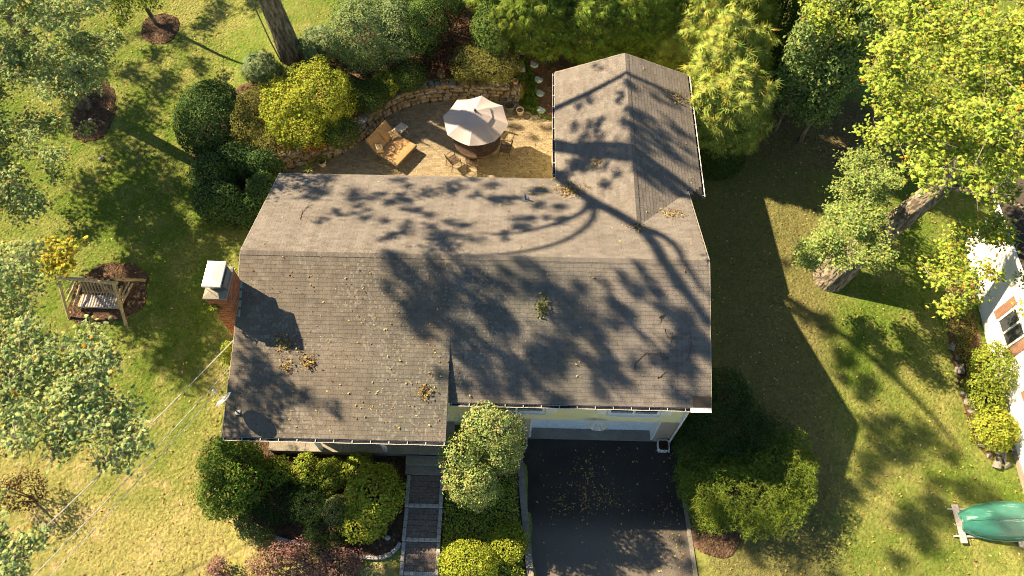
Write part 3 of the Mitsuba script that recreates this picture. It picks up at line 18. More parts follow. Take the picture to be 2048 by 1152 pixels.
BIG = [(-22.33,10.94,18.81,0.26),(-22.5,10.48,19.03,0.27),(-22.5,10.8,18.3,0.24),(-24.03,12.7,20.29,0.44),(-23.41,11.54,20.11,0.44),(-23.56,12.19,21.41,0.42),(-20.63,10.49,19.15,0.4),(-19.87,10.58,19.63,0.35),(-20.27,10.5,19.21,0.28),(-19.34,8.57,17.91,0.19),(-19.51,8.66,17.8,0.2),(-19.78,8.07,17.84,0.29),(-21.54,10.08,20.88,0.18),(-20.84,9.84,20.95,0.24),(-21.12,9.7,20.54,0.18),(-15.02,10.04,16.92,0.48),(-15.94,10.92,17.53,0.35),(-16.22,9.88,17.17,0.42),(-17.04,12.23,20.03,0.36),(-16.38,10.96,19.18,0.34),(-17.13,12.24,19.15,0.31),(-14.39,10.01,18.33,0.42),(-13.96,10.3,18.33,0.33),(-13.23,10.86,18.17,0.42),(-18.04,8.63,20.56,0.41),(-18.35,8.39,19.67,0.31),(-18.06,8.98,20.05,0.28),(-17.14,8.66,20.97,0.29),(-16.81,8.29,19.89,0.36),(-16.53,8.96,19.62,0.29),(-18.47,9.82,20.86,0.25),(-18.88,10.01,20.39,0.27),(-18.02,9.74,21.15,0.19),(-16.27,10.22,21.05,0.23),(-15.65,9.62,20.81,0.32),(-15.48,10.06,20.68,0.31),(-13.63,10.17,18.98,0.37),(-13.55,11.17,18.65,0.3),(-13.29,10.92,18.39,0.25),(-18.12,10.96,18.03,0.23),(-18.54,11.36,17.97,0.33),(-18.69,10.22,17.91,0.25),(-20.6,8.1,21.92,0.41),(-21.0,7.25,21.81,0.29),(-20.36,7.84,22.22,0.27),(-15.38,7.15,18.12,0.33),(-17.43,6.11,19.06,0.5),(-16.81,5.01,18.85,0.33),(-18.73,5.86,20.42,0.41),(-18.97,5.79,20.63,0.52),(-17.87,6.23,20.6,0.55),(-18.08,5.86,20.28,0.48),(-18.78,6.64,20.88,0.41),(-19.01,5.77,20.49,0.56),(-17.6,6.93,20.41,0.48),(-16.49,6.09,19.75,0.52),(-17.19,6.07,20.03,0.38),(-14.2,6.34,17.41,0.63),(-13.29,4.47,17.88,0.61),(-14.47,5.84,18.67,0.63),(-13.11,3.02,17.66,0.52),(-13.01,4.27,17.26,0.5),(-14.01,2.7,17.44,0.56),(-15.68,4.37,19.9,0.42),(-14.92,5.1,20.66,0.49),(-14.72,5.13,20.6,0.53),(-15.96,4.48,19.32,0.56),(-16.62,3.61,19.79,0.4),(-14.98,4.81,20.38,0.42),(-14.77,4.45,20.28,0.41),(-14.85,5.18,19.63,0.33),(-16.57,8.2,22.3,0.3),(-16.0,8.13,23.3,0.33),(-16.18,7.7,22.6,0.37),(-13.92,6.63,21.02,0.3),(-14.08,6.55,20.78,0.24),(-13.64,6.33,21.17,0.29),(-11.61,4.27,19.32,0.26),(-12.71,5.18,19.7,0.34),(-12.66,4.98,19.29,0.39),(-13.2,6.57,21.81,0.21),(-13.26,6.32,21.46,0.24),(-13.15,6.76,21.76,0.25),(-9.82,6.12,19.12,0.24),(-10.09,5.98,19.57,0.27),(-9.34,6.0,19.53,0.2),(-8.18,5.99,19.11,0.19),(-8.05,4.89,18.77,0.2),(-8.4,5.79,18.56,0.18),(-9.22,5.3,19.77,0.22),(-8.51,4.86,19.47,0.31),(-8.74,5.43,19.74,0.25),(-7.3,3.2,17.47,0.31),(-6.3,3.34,16.9,0.31),(-6.27,3.6,18.0,0.3),(-12.3,3.65,19.24,0.19),(-11.71,3.76,19.59,0.24),(-12.08,3.82,19.48,0.29),(-9.16,3.92,19.06,0.42),(-9.26,3.24,19.1,0.39),(-8.64,3.8,18.91,0.4),(-15.07,3.41,17.9,0.26),(-15.21,2.56,17.34,0.26),(-14.4,2.91,18.55,0.25),(-15.05,3.39,19.13,0.29),(-15.18,3.93,19.33,0.24),(-14.87,3.75,19.61,0.35),(-14.21,3.19,19.64,0.32),(-13.89,3.06,19.05,0.33),(-13.2,4.0,18.72,0.31),(-12.55,17.98,20.49,0.13),(-12.29,18.65,20.5,0.17),(-12.73,18.23,20.36,0.13),(-13.48,16.74,20.7,0.27),(-12.95,16.24,20.22,0.17),(-14.13,16.51,20.7,0.26),(-13.84,15.16,20.17,0.21),(-13.71,15.36,20.77,0.21),(-14.09,15.52,20.4,0.22),(-12.81,14.34,19.8,0.27),(-13.31,14.46,20.93,0.3),(-13.11,14.07,20.5,0.27),(-11.42,11.97,17.93,0.33),(-10.61,12.62,17.54,0.31),(-10.88,12.06,18.12,0.45),(-12.19,13.65,20.64,0.35),(-12.69,12.9,19.21,0.45),(-10.77,13.43,20.17,0.31),(-11.53,14.73,20.62,0.29),(-11.22,14.61,20.76,0.24),(-11.38,14.48,20.47,0.25),(-7.5,15.68,18.13,0.16),(-7.5,15.13,17.72,0.19),(-7.57,15.34,18.26,0.16),(-8.82,13.13,18.37,0.29),(-8.38,13.52,18.54,0.41),(-8.45,12.99,18.97,0.37),(-8.66,13.27,18.99,0.19),(-8.55,13.38,19.82,0.26),(-8.18,13.67,18.98,0.22),(-8.36,11.21,18.77,0.26),(-9.19,11.56,19.15,0.3),(-9.16,11.86,18.29,0.36),(-9.84,10.48,17.93,0.32),(-9.17,11.03,17.29,0.25),(-9.28,10.94,18.02,0.26),(-8.39,11.78,17.98,0.22),(-8.19,11.35,18.47,0.18),(-8.31,10.73,18.3,0.22),(-11.74,12.27,19.14,0.23),(-12.05,12.28,18.82,0.2),(-11.93,12.3,18.91,0.26),(-11.76,16.95,21.0,0.13),(-11.4,16.56,20.83,0.14),(-11.65,16.92,21.11,0.16),(-11.17,16.06,21.53,0.2),(-11.04,15.96,21.72,0.21),(-11.21,15.84,21.68,0.27),(-16.4,7.54,22.25,0.22),(-16.12,8.06,22.37,0.25),(-16.7,7.64,22.2,0.27),(-16.79,7.73,21.9,0.27),(-16.15,6.78,22.16,0.22),(-15.82,7.28,21.94,0.23),(-15.75,7.0,22.4,0.27),(-15.62,7.27,21.86,0.27),(-15.9,7.2,22.39,0.29),(-12.9,5.39,20.45,0.35),(-12.76,4.72,20.36,0.3),(-13.02,5.34,20.49,0.28),(-13.01,5.43,20.44,0.22),(-12.92,5.5,20.08,0.3),(-13.49,4.79,19.96,0.27),(-9.87,2.84,17.47,0.3),(-10.4,3.13,17.52,0.3),(-10.0,3.11,17.61,0.27),(-12.36,4.82,20.7,0.32),(-12.16,4.05,19.89,0.25),(-12.87,3.67,19.82,0.3),(-17.26,7.42,21.87,0.31),(-16.69,7.29,22.02,0.25),(-16.67,7.48,22.45,0.26),(-15.04,5.51,19.65,0.26),(-14.4,5.92,19.33,0.35),(-14.73,5.02,18.93,0.37),(-15.49,4.94,20.51,0.33),(-15.05,4.94,19.52,0.38),(-15.59,4.71,20.55,0.34),(-14.63,3.46,17.4,0.32),(-15.2,2.7,17.81,0.28),(-14.0,3.04,17.36,0.34),(-19.01,6.26,21.42,0.31),(-18.9,6.25,21.93,0.31),(-19.06,6.16,21.68,0.32),(-10.29,6.95,20.15,0.23),(-10.23,6.41,20.31,0.21),(-10.65,6.4,20.2,0.23),(-9.92,5.86,19.96,0.25),(-9.59,5.9,20.22,0.31),(-9.99,5.83,20.33,0.27),(-7.94,4.51,18.66,0.3),(-8.08,4.2,18.56,0.27),(-8.46,4.56,19.23,0.32),(-11.17,5.4,20.97,0.22),(-9.96,5.25,21.09,0.33),(-10.38,5.41,21.16,0.35),(-11.22,4.38,21.49,0.22),(-11.24,5.43,21.32,0.26),(-10.96,4.79,20.71,0.24),(-11.64,5.87,19.92,0.18),(-11.59,6.12,20.06,0.19),(-11.4,6.4,19.9,0.16),(-11.11,5.73,19.82,0.22),(-11.81,6.13,20.33,0.16),(-11.24,5.85,20.24,0.17),(-10.02,4.58,18.41,0.23),(-9.52,4.77,18.47,0.19),(-9.68,4.53,18.82,0.23),(-10.68,4.64,20.23,0.31),(-10.41,4.35,19.52,0.25),(-10.8,3.79,20.21,0.23),(-23.07,11.29,19.98,0.16),(-23.06,11.26,19.81,0.15),(-23.37,10.98,20.16,0.22),(-22.13,10.39,20.98,0.19),(-22.5,10.94,21.55,0.17),(-22.76,11.08,21.29,0.22),(-17.36,9.58,17.87,0.27),(-17.05,9.58,17.49,0.25),(-17.51,9.97,17.54,0.26),(-18.94,10.07,19.96,0.2),(-18.59,9.74,19.18,0.2),(-18.64,10.01,19.61,0.21),(-21.25,10.08,22.21,0.18),(-21.21,10.17,22.23,0.21),(-21.22,10.49,22.12,0.21),(-17.39,7.17,18.31,0.19),(-17.24,7.5,18.26,0.17),(-17.49,7.49,18.59,0.22),(-16.34,11.07,19.77,0.19),(-16.21,11.09,19.76,0.26),(-16.48,11.11,20.06,0.2),(-14.06,8.83,19.58,0.21),(-14.17,9.41,19.55,0.17),(-14.03,8.73,19.21,0.17),(-14.0,7.99,18.87,0.19),(-13.77,7.78,18.65,0.17),(-13.46,7.4,18.51,0.14),(-13.03,9.26,19.05,0.18),(-12.25,9.14,18.81,0.19),(-12.37,8.99,19.02,0.24),(-15.3,11.32,21.21,0.19),(-15.63,11.45,21.65,0.2),(-15.5,11.6,21.51,0.21),(-10.44,13.43,18.22,0.22),(-10.15,13.89,18.14,0.18),(-10.72,13.96,18.48,0.27),(-10.8,15.4,19.74,0.2),(-10.95,15.93,19.99,0.16),(-10.97,15.67,19.94,0.15),(-12.32,13.63,21.67,0.31),(-12.48,12.93,21.83,0.23),(-12.27,12.7,21.74,0.23),(-8.07,13.54,17.81,0.26),(-7.77,13.74,17.8,0.26),(-8.27,13.74,17.87,0.27),(-7.61,11.95,17.66,0.21),(-7.96,12.45,17.81,0.2),(-7.75,12.59,18.12,0.24),(-9.27,12.24,19.4,0.2),(-9.43,12.14,19.47,0.23),(-9.52,11.82,19.85,0.18),(-12.86,14.09,19.52,0.27),(-13.06,13.57,20.01,0.24),(-12.99,13.49,20.69,0.2),(-11.14,11.47,17.16,0.23),(-10.63,11.35,17.03,0.16),(-11.3,11.38,17.3,0.23),(-14.06,13.83,21.51,0.21),(-13.67,13.97,20.8,0.28),(-14.11,13.53,20.62,0.21),(-23.14,17.47,15.03,0.39),(-22.87,17.22,14.69,0.39),(-20.05,17.67,14.95,0.34),(-21.21,18.41,14.3,0.45),(-20.99,18.32,14.4,0.48),(-18.84,17.85,13.43,0.31),(-18.44,17.77,13.21,0.28),(-18.7,18.03,13.48,0.37),(-18.06,16.48,13.79,0.34),(-17.48,16.06,12.91,0.28),(-17.6,16.53,12.79,0.33),(-16.32,19.72,16.24,0.25),(-16.24,18.37,17.04,0.24),(-16.45,19.07,15.7,0.28),(-14.09,17.34,14.13,0.21),(-13.36,17.83,15.01,0.29),(-14.38,17.67,14.67,0.2),(-16.29,19.63,15.8,0.27),(-16.86,19.54,15.98,0.3),(-16.35,19.25,16.09,0.26),(-17.68,18.23,14.48,0.21),(-17.9,18.52,14.71,0.26),(-18.0,17.82,14.77,0.24),(-17.31,18.09,14.6,0.23),(-17.15,18.07,15.29,0.27),(-17.21,18.58,14.84,0.19),(-17.24,20.09,16.53,0.14),(-17.36,20.25,16.11,0.21),(-17.3,20.23,16.1,0.2),(-20.23,25.16,14.85,0.76),(-18.76,23.18,13.77,0.65),(-20.57,23.52,14.36,0.75),(-16.47,24.14,13.96,0.53),(-17.17,24.21,11.81,0.54),(-15.86,23.82,12.78,0.68),(-21.08,22.93,16.32,0.49),(-22.43,23.49,15.48,0.56),(-20.68,22.56,15.72,0.43),(-18.24,24.79,15.96,0.62),(-18.09,24.57,16.51,0.58),(-18.13,24.47,16.36,0.52),(-11.31,21.37,12.4,0.63),(-11.94,22.84,12.63,0.54),(-11.65,22.45,12.57,0.44),(-12.78,24.8,16.61,0.43),(-13.3,24.9,15.72,0.51),(-14.6,23.6,16.16,0.64),(-21.89,22.32,15.06,0.36),(-22.08,22.48,16.32,0.41),(-21.63,23.62,15.83,0.32)]
LEFTB = [(-18.9,1.4,15.0,0.6),(-18.3,0.8,14.8,0.6),(-18.7,0.1,14.0,0.49),(-21.2,1.5,17.0,0.56),(-16.9,0.2,14.1,0.46),(-19.5,1.6,17.0,0.35),(-18.3,1.2,16.7,0.25)]
LAWNB = [(-31.0,15.7,12.4,1.28),(-25.6,12.1,8.9,1.6),(-27.1,12.2,11.7,1.44),(-26.4,9.7,8.8,1.28),(-25.1,9.5,8.9,1.44),(-27.1,9.8,11.8,1.44),(-27.7,10.9,9.0,0.96),(-25.3,8.6,11.4,1.28),(-27.9,8.1,12.4,0.96),(-24.2,6.1,10.4,1.21),(-22.8,4.8,10.1,1.12),(-25.9,4.9,12.0,1.08),(-23.7,3.3,11.0,0.96),(-27.8,6.2,12.4,0.8),(-31.2,18.6,11.2,0.8),(-26.7,17.1,10.2,1.12),(-26.0,14.6,8.7,1.28),(-27.7,20.7,11.5,0.7),(-24.0,20.3,9.0,0.7),(-25.8,22.8,11.2,0.77),(-26.7,18.7,9.5,0.64),(-28.4,17.9,10.2,0.77),(-24.0,17.9,9.1,0.64),(-28.3,19.3,8.8,0.7),(-22.7,22.2,10.3,0.83),(-22.9,23.9,11.3,0.83),(-28.2,21.5,11.3,0.51),(-30.0,21.4,11.8,0.51),(-32.5,17.5,12.1,1.15),(-31.9,18.3,11.4,0.83),(-29.6,14.8,9.5,1.15),(-31.0,16.8,11.5,0.77)]
CONIFERS = [('feathery_evergreen', 'feather', 'tall bright feathery evergreen beside the house wing, nearest the camera', [(9.0, 9.13, 1.6, 1.7, 1.19, 2.5), (8.92, 10.95, 1.8, 1.58, 1.11, 3.0)], None), ('feathery_evergreen', 'feather', 'tall bright feathery evergreen at the back corner of the house wing', [(8.53, 13.42, 2.0, 1.37, 0.96, 2.8), (9.55, 13.33, 2.0, 1.35, 0.95, 3.2)], None), ('feathery_evergreen', 'feather', 'feathery evergreen at the top edge, half lit, behind the other feathery ones', [(8.32, 14.92, 2.1, 1.18, 0.82, 2.25), (8.59, 15.96, 2.2, 1.4, 1.01, 3.0), (10.26, 14.72, 2.2, 1.25, 0.89, 3.5)], None), ('small_evergreen', 'feather', 'small bright evergreen just behind the right rear corner of the wing roof', [(6.87, 13.81, 2.2, 0.81, 0.56, 1.3)], None), ('hemlock_tree', 'hemlock', 'dark green drooping hemlock right of the stepping stones, left of the wing ridge', [(0.77, 14.4, 2.8, 1.73, 1.21, 2.1)], None), ('hemlock_tree', 'hemlock', 'dark green drooping hemlock straight behind the ridge of the wing', [(3.33, 14.37, 2.6, 1.85, 1.3, 2.1), (4.44, 13.86, 2.5, 1.17, 0.82, 1.5)], None), ('hemlock_tree', 'hemlock', 'dark green drooping hemlock behind the right slope of the wing', [(5.87, 14.49, 2.5, 1.53, 1.07, 2.3)], None), ('hemlock_tree', 'hemlock', 'dark hemlock at the top edge above the stepping stones', [(-1.12, 15.92, 3.0, 1.29, 0.93, 2.0)], None), ('woodland_maple', 'blue2', 'dark bluish maple in the shade between the feathery trees and the bright oak', [(12.84, 9.52, 3.2, 0.96, 0.67, 2.7), (11.75, 10.06, 3.6, 0.93, 0.65, 3.0), (13.48, 10.61, 3.4, 1.04, 0.73, 3.0), (12.36, 11.38, 4.0, 1.04, 0.73, 3.0)], None), ('woodland_maple', 'lime', 'sunlit yellow-green maple top at the upper edge, left of the bright oak', [(13.33, 14.25, 2.0, 1.35, 0.95, 3.75), (14.58, 13.8, 2.0, 1.12, 0.78, 3.75)], None), ('woodland_maple', 'dark', 'dark shaded tree between the feathery evergreens and the bluish maple', [(12.0, 12.57, 1.9, 1.14, 0.8, 2.3), (11.78, 14.27, 2.0, 1.15, 0.8, 3.0)], None)]
MAPLE = [(-10.42, -6.07, 0.65, 0.76, 0.86, 1.4), (-9.65, -6.63, 0.65, 0.81, 1.07, 1.2), (-10.49, -7.07, 0.65, 0.68, 0.79, 1.1), (-9.94, -5.63, 0.65, 0.69, 0.48, 1.5)]
# ------------------------------------------------------------------ helpers
rs = np.random.RandomState(7)
used = {}
def num(k):
    n = used.get(k, -1) + 1; used[k] = n
    return k if n == 0 else f'{k}_{n:03d}'
def thing(name, label, cat, group=None):
    k = num(name); labels[k] = {'label': label, 'category': cat}
    if group: labels[k]['group'] = group
    return k
def part(parent, name, mesh, mat, smooth=False, label=None, kind=None, **kw):
    k = num(parent + '__' + name); scene[k] = mikit.ply(mesh, mat, smooth, **kw)
    if label: labels.setdefault(k, {})['label'] = label
    if kind: labels.setdefault(k, {})['kind'] = kind
    return k
def again(parent, name, shape, M):
    k = num(parent + '__' + name); scene[k] = {**shape, 'to_world': T(M)}
    return k
def single(name, mesh, mat, label, cat, smooth=False, group=None, kind=None, **kw):
    k = num(name); scene[k] = mikit.ply(mesh, mat, smooth, **kw); labels[k] = {'label': label, 'category': cat}
    if group: labels[k]['group'] = group
    if kind: labels[k]['kind'] = kind
    return k
def setting(name, mesh, mat, smooth=False, kind='structure', label=None, **kw):
    k = num(name); scene[k] = mikit.ply(mesh, mat, smooth, **kw); labels[k] = {'kind': kind}
    if label: labels[k]['label'] = label
    return k
cat_ = trimesh.util.concatenate
def hull(p): return trimesh.convex.convex_hull(np.asarray(p, float))
def box(x0, x1, y0, y1, z0, z1, b=0.0):
    if b <= 0:
        m = trimesh.creation.box((x1-x0, y1-y0, z1-z0)); m.apply_translation(((x0+x1)/2, (y0+y1)/2, (z0+z1)/2)); return m
    P = []
    for i, X in enumerate((x0, x1)):
        for j, Y in enumerate((y0, y1)):
            for k, Z in enumerate((z0, z1)):
                sx, sy, sz = (b if i == 0 else -b), (b if j == 0 else -b), (b if k == 0 else -b)
                P += [(X, Y+sy, Z+sz), (X+sx, Y, Z+sz), (X+sx, Y+sy, Z)]
    return hull(P)
def mat(x=(1,0,0), y=(0,1,0), z=(0,0,1), o=(0,0,0)):
    M = np.eye(4); M[:3,0], M[:3,1], M[:3,2], M[:3,3] = x, y, z, o; return M
def rotz(a, o=(0,0,0)): return mat((math.cos(a), math.sin(a), 0), (-math.sin(a), math.cos(a), 0), (0,0,1), o)
def moved(m, M): m = m.copy(); m.apply_transform(M); return m
def tube(pts, rad, n=8, cap=True):
    P = np.asarray(pts, float); R = np.broadcast_to(rad, len(P)).astype(float)
    t = np.gradient(P, axis=0); t /= np.linalg.norm(t, axis=1, keepdims=True) + 1e-9
    u = np.cross(t[0], [0.31, 0.2, 0.93]);
    if np.linalg.norm(u) < .1: u = np.cross(t[0], [1, 0, 0])
    a = np.linspace(0, 2*np.pi, n, endpoint=False); V = []
    for i in range(len(P)):
        u = u - t[i]*(u @ t[i]); u /= np.linalg.norm(u); v = np.cross(t[i], u)
        V.append(P[i] + R[i]*(np.cos(a)[:, None]*u + np.sin(a)[:, None]*v))
    V = np.vstack(V); F = []
    for i in range(len(P)-1):
        for j in range(n):
            p, q = i*n+j, i*n+(j+1) % n; F += [(p, q, q+n), (p, q+n, p+n)]
    if cap:
        V = np.vstack([V, P[0], P[-1]]); c0, c1 = len(V)-2, len(V)-1
        for j in range(n): F += [(c0, (j+1) % n, j), (c1, (len(P)-1)*n+j, (len(P)-1)*n+(j+1) % n)]
    return trimesh.Trimesh(V, F, process=False)
def beam(p, q, w, h, up=(0,0,1)):
    p, q = np.array(p, float), np.array(q, float); x = q-p; L = np.linalg.norm(x); x /= L
    y = np.cross(up, x); y /= np.linalg.norm(y); z = np.cross(x, y)
    b = min(w, h)*.12
    return moved(box(0, L, -w/2, w/2, -h/2, h/2, b), mat(x, y, z, p))
def inst(tv, tf, M):
    """copies of a small template under the matrices M (n,4,4), as one mesh"""
    M = np.asarray(M); V = np.einsum('nij,mj->nmi', M[:, :3, :3], tv) + M[:, None, :3, 3]
    F = (np.asarray(tf)[None] + (np.arange(len(M))*len(tv))[:, None, None]).reshape(-1, 3)
    return trimesh.Trimesh(V.reshape(-1, 3), F, process=False)
def lathe(prof, n=24):
    P = np.array(prof, float); a = np.linspace(0, 2*np.pi, n, endpoint=False)
    V = np.stack([P[:, None, 0]*np.cos(a), P[:, None, 0]*np.sin(a), np.repeat(P[:, 1:2], n, 1)], -1).reshape(-1, 3); F = []
    for i in range(len(P)-1):
        for j in range(n):
            p, q = i*n+j, i*n+(j+1) % n; F += [(p, q, q+n), (p, q+n, p+n)]
    return trimesh.Trimesh(V, F, process=False)
def prism(poly, z0, z1):
    from shapely.geometry import Polygon
    m = trimesh.creation.extrude_polygon(Polygon(poly), z1-z0, engine='earcut'); m.apply_translation((0, 0, z0)); return m
def sheet(poly, zf, step=None):
    from shapely.geometry import Polygon
    v, f = trimesh.creation.triangulate_polygon(Polygon(poly), engine='earcut')
    m = trimesh.Trimesh(np.c_[v, np.zeros(len(v))], f, process=False)
    if step: m = m.subdivide_to_size(step)
    V = np.array(m.vertices); V[:, 2] = zf(V[:, 0], V[:, 1]) if callable(zf) else zf
    m = trimesh.Trimesh(V, m.faces, process=False)
    if m.face_normals[:, 2].mean() < 0: m.invert()
    return m
def ss(a, b, x): t = np.clip((x-a)/(b-a), 0, 1); return t*t*(3-2*t)
# ------------------------------------------------------------------ materials
def rgb(*c): return {'type': 'rgb', 'value': list(map(float, c))}
def pr(c, rough=.6, **k): return {'type': 'twosided', 'b': {'type': 'principled', 'base_color': c if isinstance(c, dict) else rgb(*c), 'roughness': rough, 'specular': k.pop('specular', .35), **k}}
def bump(fn, c, rough, scale=1.0, eps=4e-3, **k):
    return {'type': 'twosided', 'b': {'type': 'bumpmap', 'arbitrary': proc(fn, eps), 'scale': scale, 'n': {'type': 'principled', 'base_color': c, 'roughness': rough, 'specular': k.pop('specular', .3), **k}}}
def grain(a, b, s=(3, 3, 3), more=None):
    return proc(lambda p, n, uv: mix(a, b, fbm(p.x*s[0], p.y*s[1], p.z*s[2], 4)))
def lawn_col(p, n, uv):
    big = fbm(p.x*.35, p.y*.35, 0, 3); mid = fbm(p.x*1.7+9, p.y*1.7, 0, 3); fine = fbm(p.x*14, p.y*14, 0, 2); blade = noise(p.x*46, p.y*46)
    dry = smoothstep(1.5, -8.5, p.y) * smoothstep(3., -9., p.x)
    t = dr.clip(.26 + dry*.46 + (big-.5)*.9 + (mid-.5)*.7, 0, 1)
    c = mix((.085, .135, .02), (.25, .235, .085), t)
    c = mix(c, mi.Color3f(.33, .27, .14), smoothstep(.58, .8, mid)*dry*.6)
    patch = smoothstep(4.9, 3.2, dr.sqrt(dr.square(p.x-13.2)+dr.square((p.y-10.4)*1.7)) + 2.2*(fbm(p.x*.7, p.y*.7, 0, 3)-.5)); c = mix(c, mix((.06, .042, .026), (.15, .105, .07), fine), patch*.8)
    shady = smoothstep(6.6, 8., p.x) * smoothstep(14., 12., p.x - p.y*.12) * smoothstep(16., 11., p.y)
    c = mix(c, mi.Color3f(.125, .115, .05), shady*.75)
    return c * (.55 + .6*fine + .35*blade)
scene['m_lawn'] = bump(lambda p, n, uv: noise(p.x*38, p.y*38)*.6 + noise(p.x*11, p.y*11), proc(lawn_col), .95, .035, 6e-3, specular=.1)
scene['m_dirt'] = bump(lambda p, n, uv: fbm(p.x*16, p.y*16, 0, 3), proc(lambda p, n, uv: mix((.05, .032, .02), (.15, .095, .06), fbm(p.x*6, p.y*6, 0, 4)) * (.6+.8*noise(p.x*40, p.y*40))), .95, .04, specular=.1)
scene['m_mulch'] = bump(lambda p, n, uv: noise(p.x*26, p.y*26) + noise(p.x*60, p.y*22), proc(lambda p, n, uv: mix((.045, .03, .02), (.165, .11, .075), noise(p.x*40, p.y*32)) * (.6+.7*noise(p.x*9, p.y*9))), .95, .045, specular=.1)
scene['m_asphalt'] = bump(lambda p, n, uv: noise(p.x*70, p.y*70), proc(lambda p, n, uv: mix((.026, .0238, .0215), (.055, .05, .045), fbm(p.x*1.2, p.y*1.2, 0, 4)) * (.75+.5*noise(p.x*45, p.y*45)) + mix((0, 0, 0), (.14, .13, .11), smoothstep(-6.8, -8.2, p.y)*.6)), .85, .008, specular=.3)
scene['m_concrete'] = bump(lambda p, n, uv: fbm(p.x*20, p.y*20, p.z*20, 2), proc(lambda p, n, uv: mix((.17, .16, .135), (.29, .27, .235), fbm(p.x*2.5, p.y*2.5, p.z*2.5, 4)) * (.8+.35*noise(p.x*30, p.y*30, p.z*30))), .85, .006)
scene['m_paver'] = pr(proc(lambda p, n, uv: mix((.17, .14, .09), (.32, .27, .18), .6*cell_rand(dr.floor(p.x/.203), dr.floor(p.y/.102), 1) + .4*fbm(p.x*1.1, p.y*1.1, 0, 3)) * (.75+.4*fbm(p.x*12, p.y*12, 0, 3))), .85)
scene['m_paver_joint'] = pr(proc(lambda p, n, uv: mix((.05, .045, .03), (.12, .1, .06), fbm(p.x*8, p.y*8, 0, 3))), .95, specular=.1)
scene['m_brick_paver'] = pr(proc(lambda p, n, uv: mix((.115, .09, .08), (.205, .17, .15), .55*cell_rand(dr.floor(p.x/.1), dr.floor(p.y/.1), 1) + .45*fbm(p.x*4, p.y*4, 0, 3)) * (.8+.4*noise(p.x*30, p.y*30))), .85)
scene['m_rock'] = pr(proc(lambda p, n, uv: mix((.12, .115, .11), (.27, .26, .24), fbm(p.x*6, p.y*6, p.z*6, 3)) * (.7+.5*noise(p.x*40, p.y*40, p.z*40))), .9)
scene['m_granite'] = pr(proc(lambda p, n, uv: mix((.24, .24, .24), (.44, .43, .41), fbm(p.x*5, p.y*5, p.z*5, 3)) * (.75+.5*noise(p.x*55, p.y*55, p.z*55))), .8)
scene['m_fieldstone'] = bump(lambda p, n, uv: fbm(p.x*14, p.y*14, p.z*14, 3), proc(lambda p, n, uv: mix(mix((.15, .12, .08), (.32, .25, .15), noise(p.x*2.6, p.y*2.6, p.z*4.5)), mi.Color3f(.30, .29, .27), smoothstep(.5, .75, noise(p.x*3.3+7, p.y*3.3, p.z*5))) * (.65+.6*fbm(p.x*12, p.y*12, p.z*12, 3))), .85, .02)
def shingle_col(p, n, uv):
    wing = dr.abs(n.x) > dr.abs(n.y)
    a, b = dr.select(wing, p.y, p.x), dr.select(wing, p.x, p.y)
    row = dr.floor(b/.1346); tone = cell_rand(dr.floor(a/.305 + .5*(row - 2*dr.floor(row/2))), row, 3)
    left = smoothstep(-1.6, -2.6, p.x) * smoothstep(.3, -.3, p.y)
    stain = smoothstep(.42, .68, fbm(p.x*.42+3, p.y*.22, 0, 4)) * smoothstep(-6.5, -2.5, p.x) * smoothstep(4.5, 0., p.x) * smoothstep(.4, -.6, p.y)
    c = mix((.108, .100, .092), (.178, .167, .155), tone*.6 + .45*fbm(p.x*.9, p.y*.9, 0, 3))
    c = mix(c, c*mi.Color3f(.88, .86, .80), left)
    c = mix(c, mi.Color3f(.06, .072, .066), stain*.55)
    lich = smoothstep(.70, .80, noise(p.x*17, p.y*17)) * smoothstep(.38, .62, fbm(p.x*.7+5, p.y*.7, 0, 3)) * smoothstep(3.5, -2., p.x) * smoothstep(1., -.5, p.y)
    c = mix(c, mi.Color3f(.32, .32, .29), lich*.3)
    streak = fbm(a*5, b*.35, 0, 3)
    return c * (.80 + .22*noise(p.x*60, p.y*60) + .28*(streak-.15))
scene['m_shingle'] = pr(proc(shingle_col), .9, specular=.25)
scene['m_underlay'] = pr((.06, .052, .046), .95, specular=.1)
scene['m_trim'] = pr(grain((.30, .28, .25), (.42, .40, .36), (2, 2, 2)), .6)
scene['m_gutter'] = pr(grain((.42, .43, .43), (.56, .56, .55), (2, 2, 2)), .55)
scene['m_white'] = pr(grain((.66, .67, .66), (.82, .82, .80), (2, 2, 2)), .5)
scene['m_black'] = pr((.012, .012, .014), .8)
scene['m_yellow'] = pr(grain((.70, .65, .37), (.79, .73, .43), (1.5, 1.5, 5)), .7)
scene['m_tan'] = bump(lambda p, n, uv: noise(p.x*50, p.y*50, p.z*50), grain((.36, .29, .22), (.46, .38, .29), (1.5, 1.5, 1.5)), .9, .004)
scene['m_shutter'] = pr(grain((.72, .72, .66), (.82, .82, .76), (4, 4, 4)), .6)
scene['m_door'] = pr(grain((.68, .74, .78), (.8, .84, .86), (1, 1, 4)), .5)
scene['m_glass'] = {'type': 'thindielectric'}
scene['m_room'] = pr((.05, .06, .07), .8)
scene['m_brick'] = pr(proc(lambda p, n, uv: mix((.23, .085, .045), (.42, .17, .085), cell_rand(dr.floor(p.x/.21), dr.floor(p.y/.21), dr.floor(p.z/.075))) * (.75+.5*fbm(p.x*14, p.y*14, p.z*14, 3))), .9)
scene['m_mortar'] = pr(grain((.32, .24, .18), (.44, .35, .27), (9, 9, 9)), .95)
scene['m_capmetal'] = pr((.60, .61, .63), .38, metallic=.15)
scene['m_steel'] = pr((.16, .19, .22), .4, metallic=.7)
scene['m_copper'] = pr(grain((.16, .34, .28), (.28, .48, .40), (6, 6, 6)), .7)
scene['m_bronze'] = pr(grain((.05, .034, .026), (.105, .072, .055), (9, 9, 9)), .42, metallic=.3)
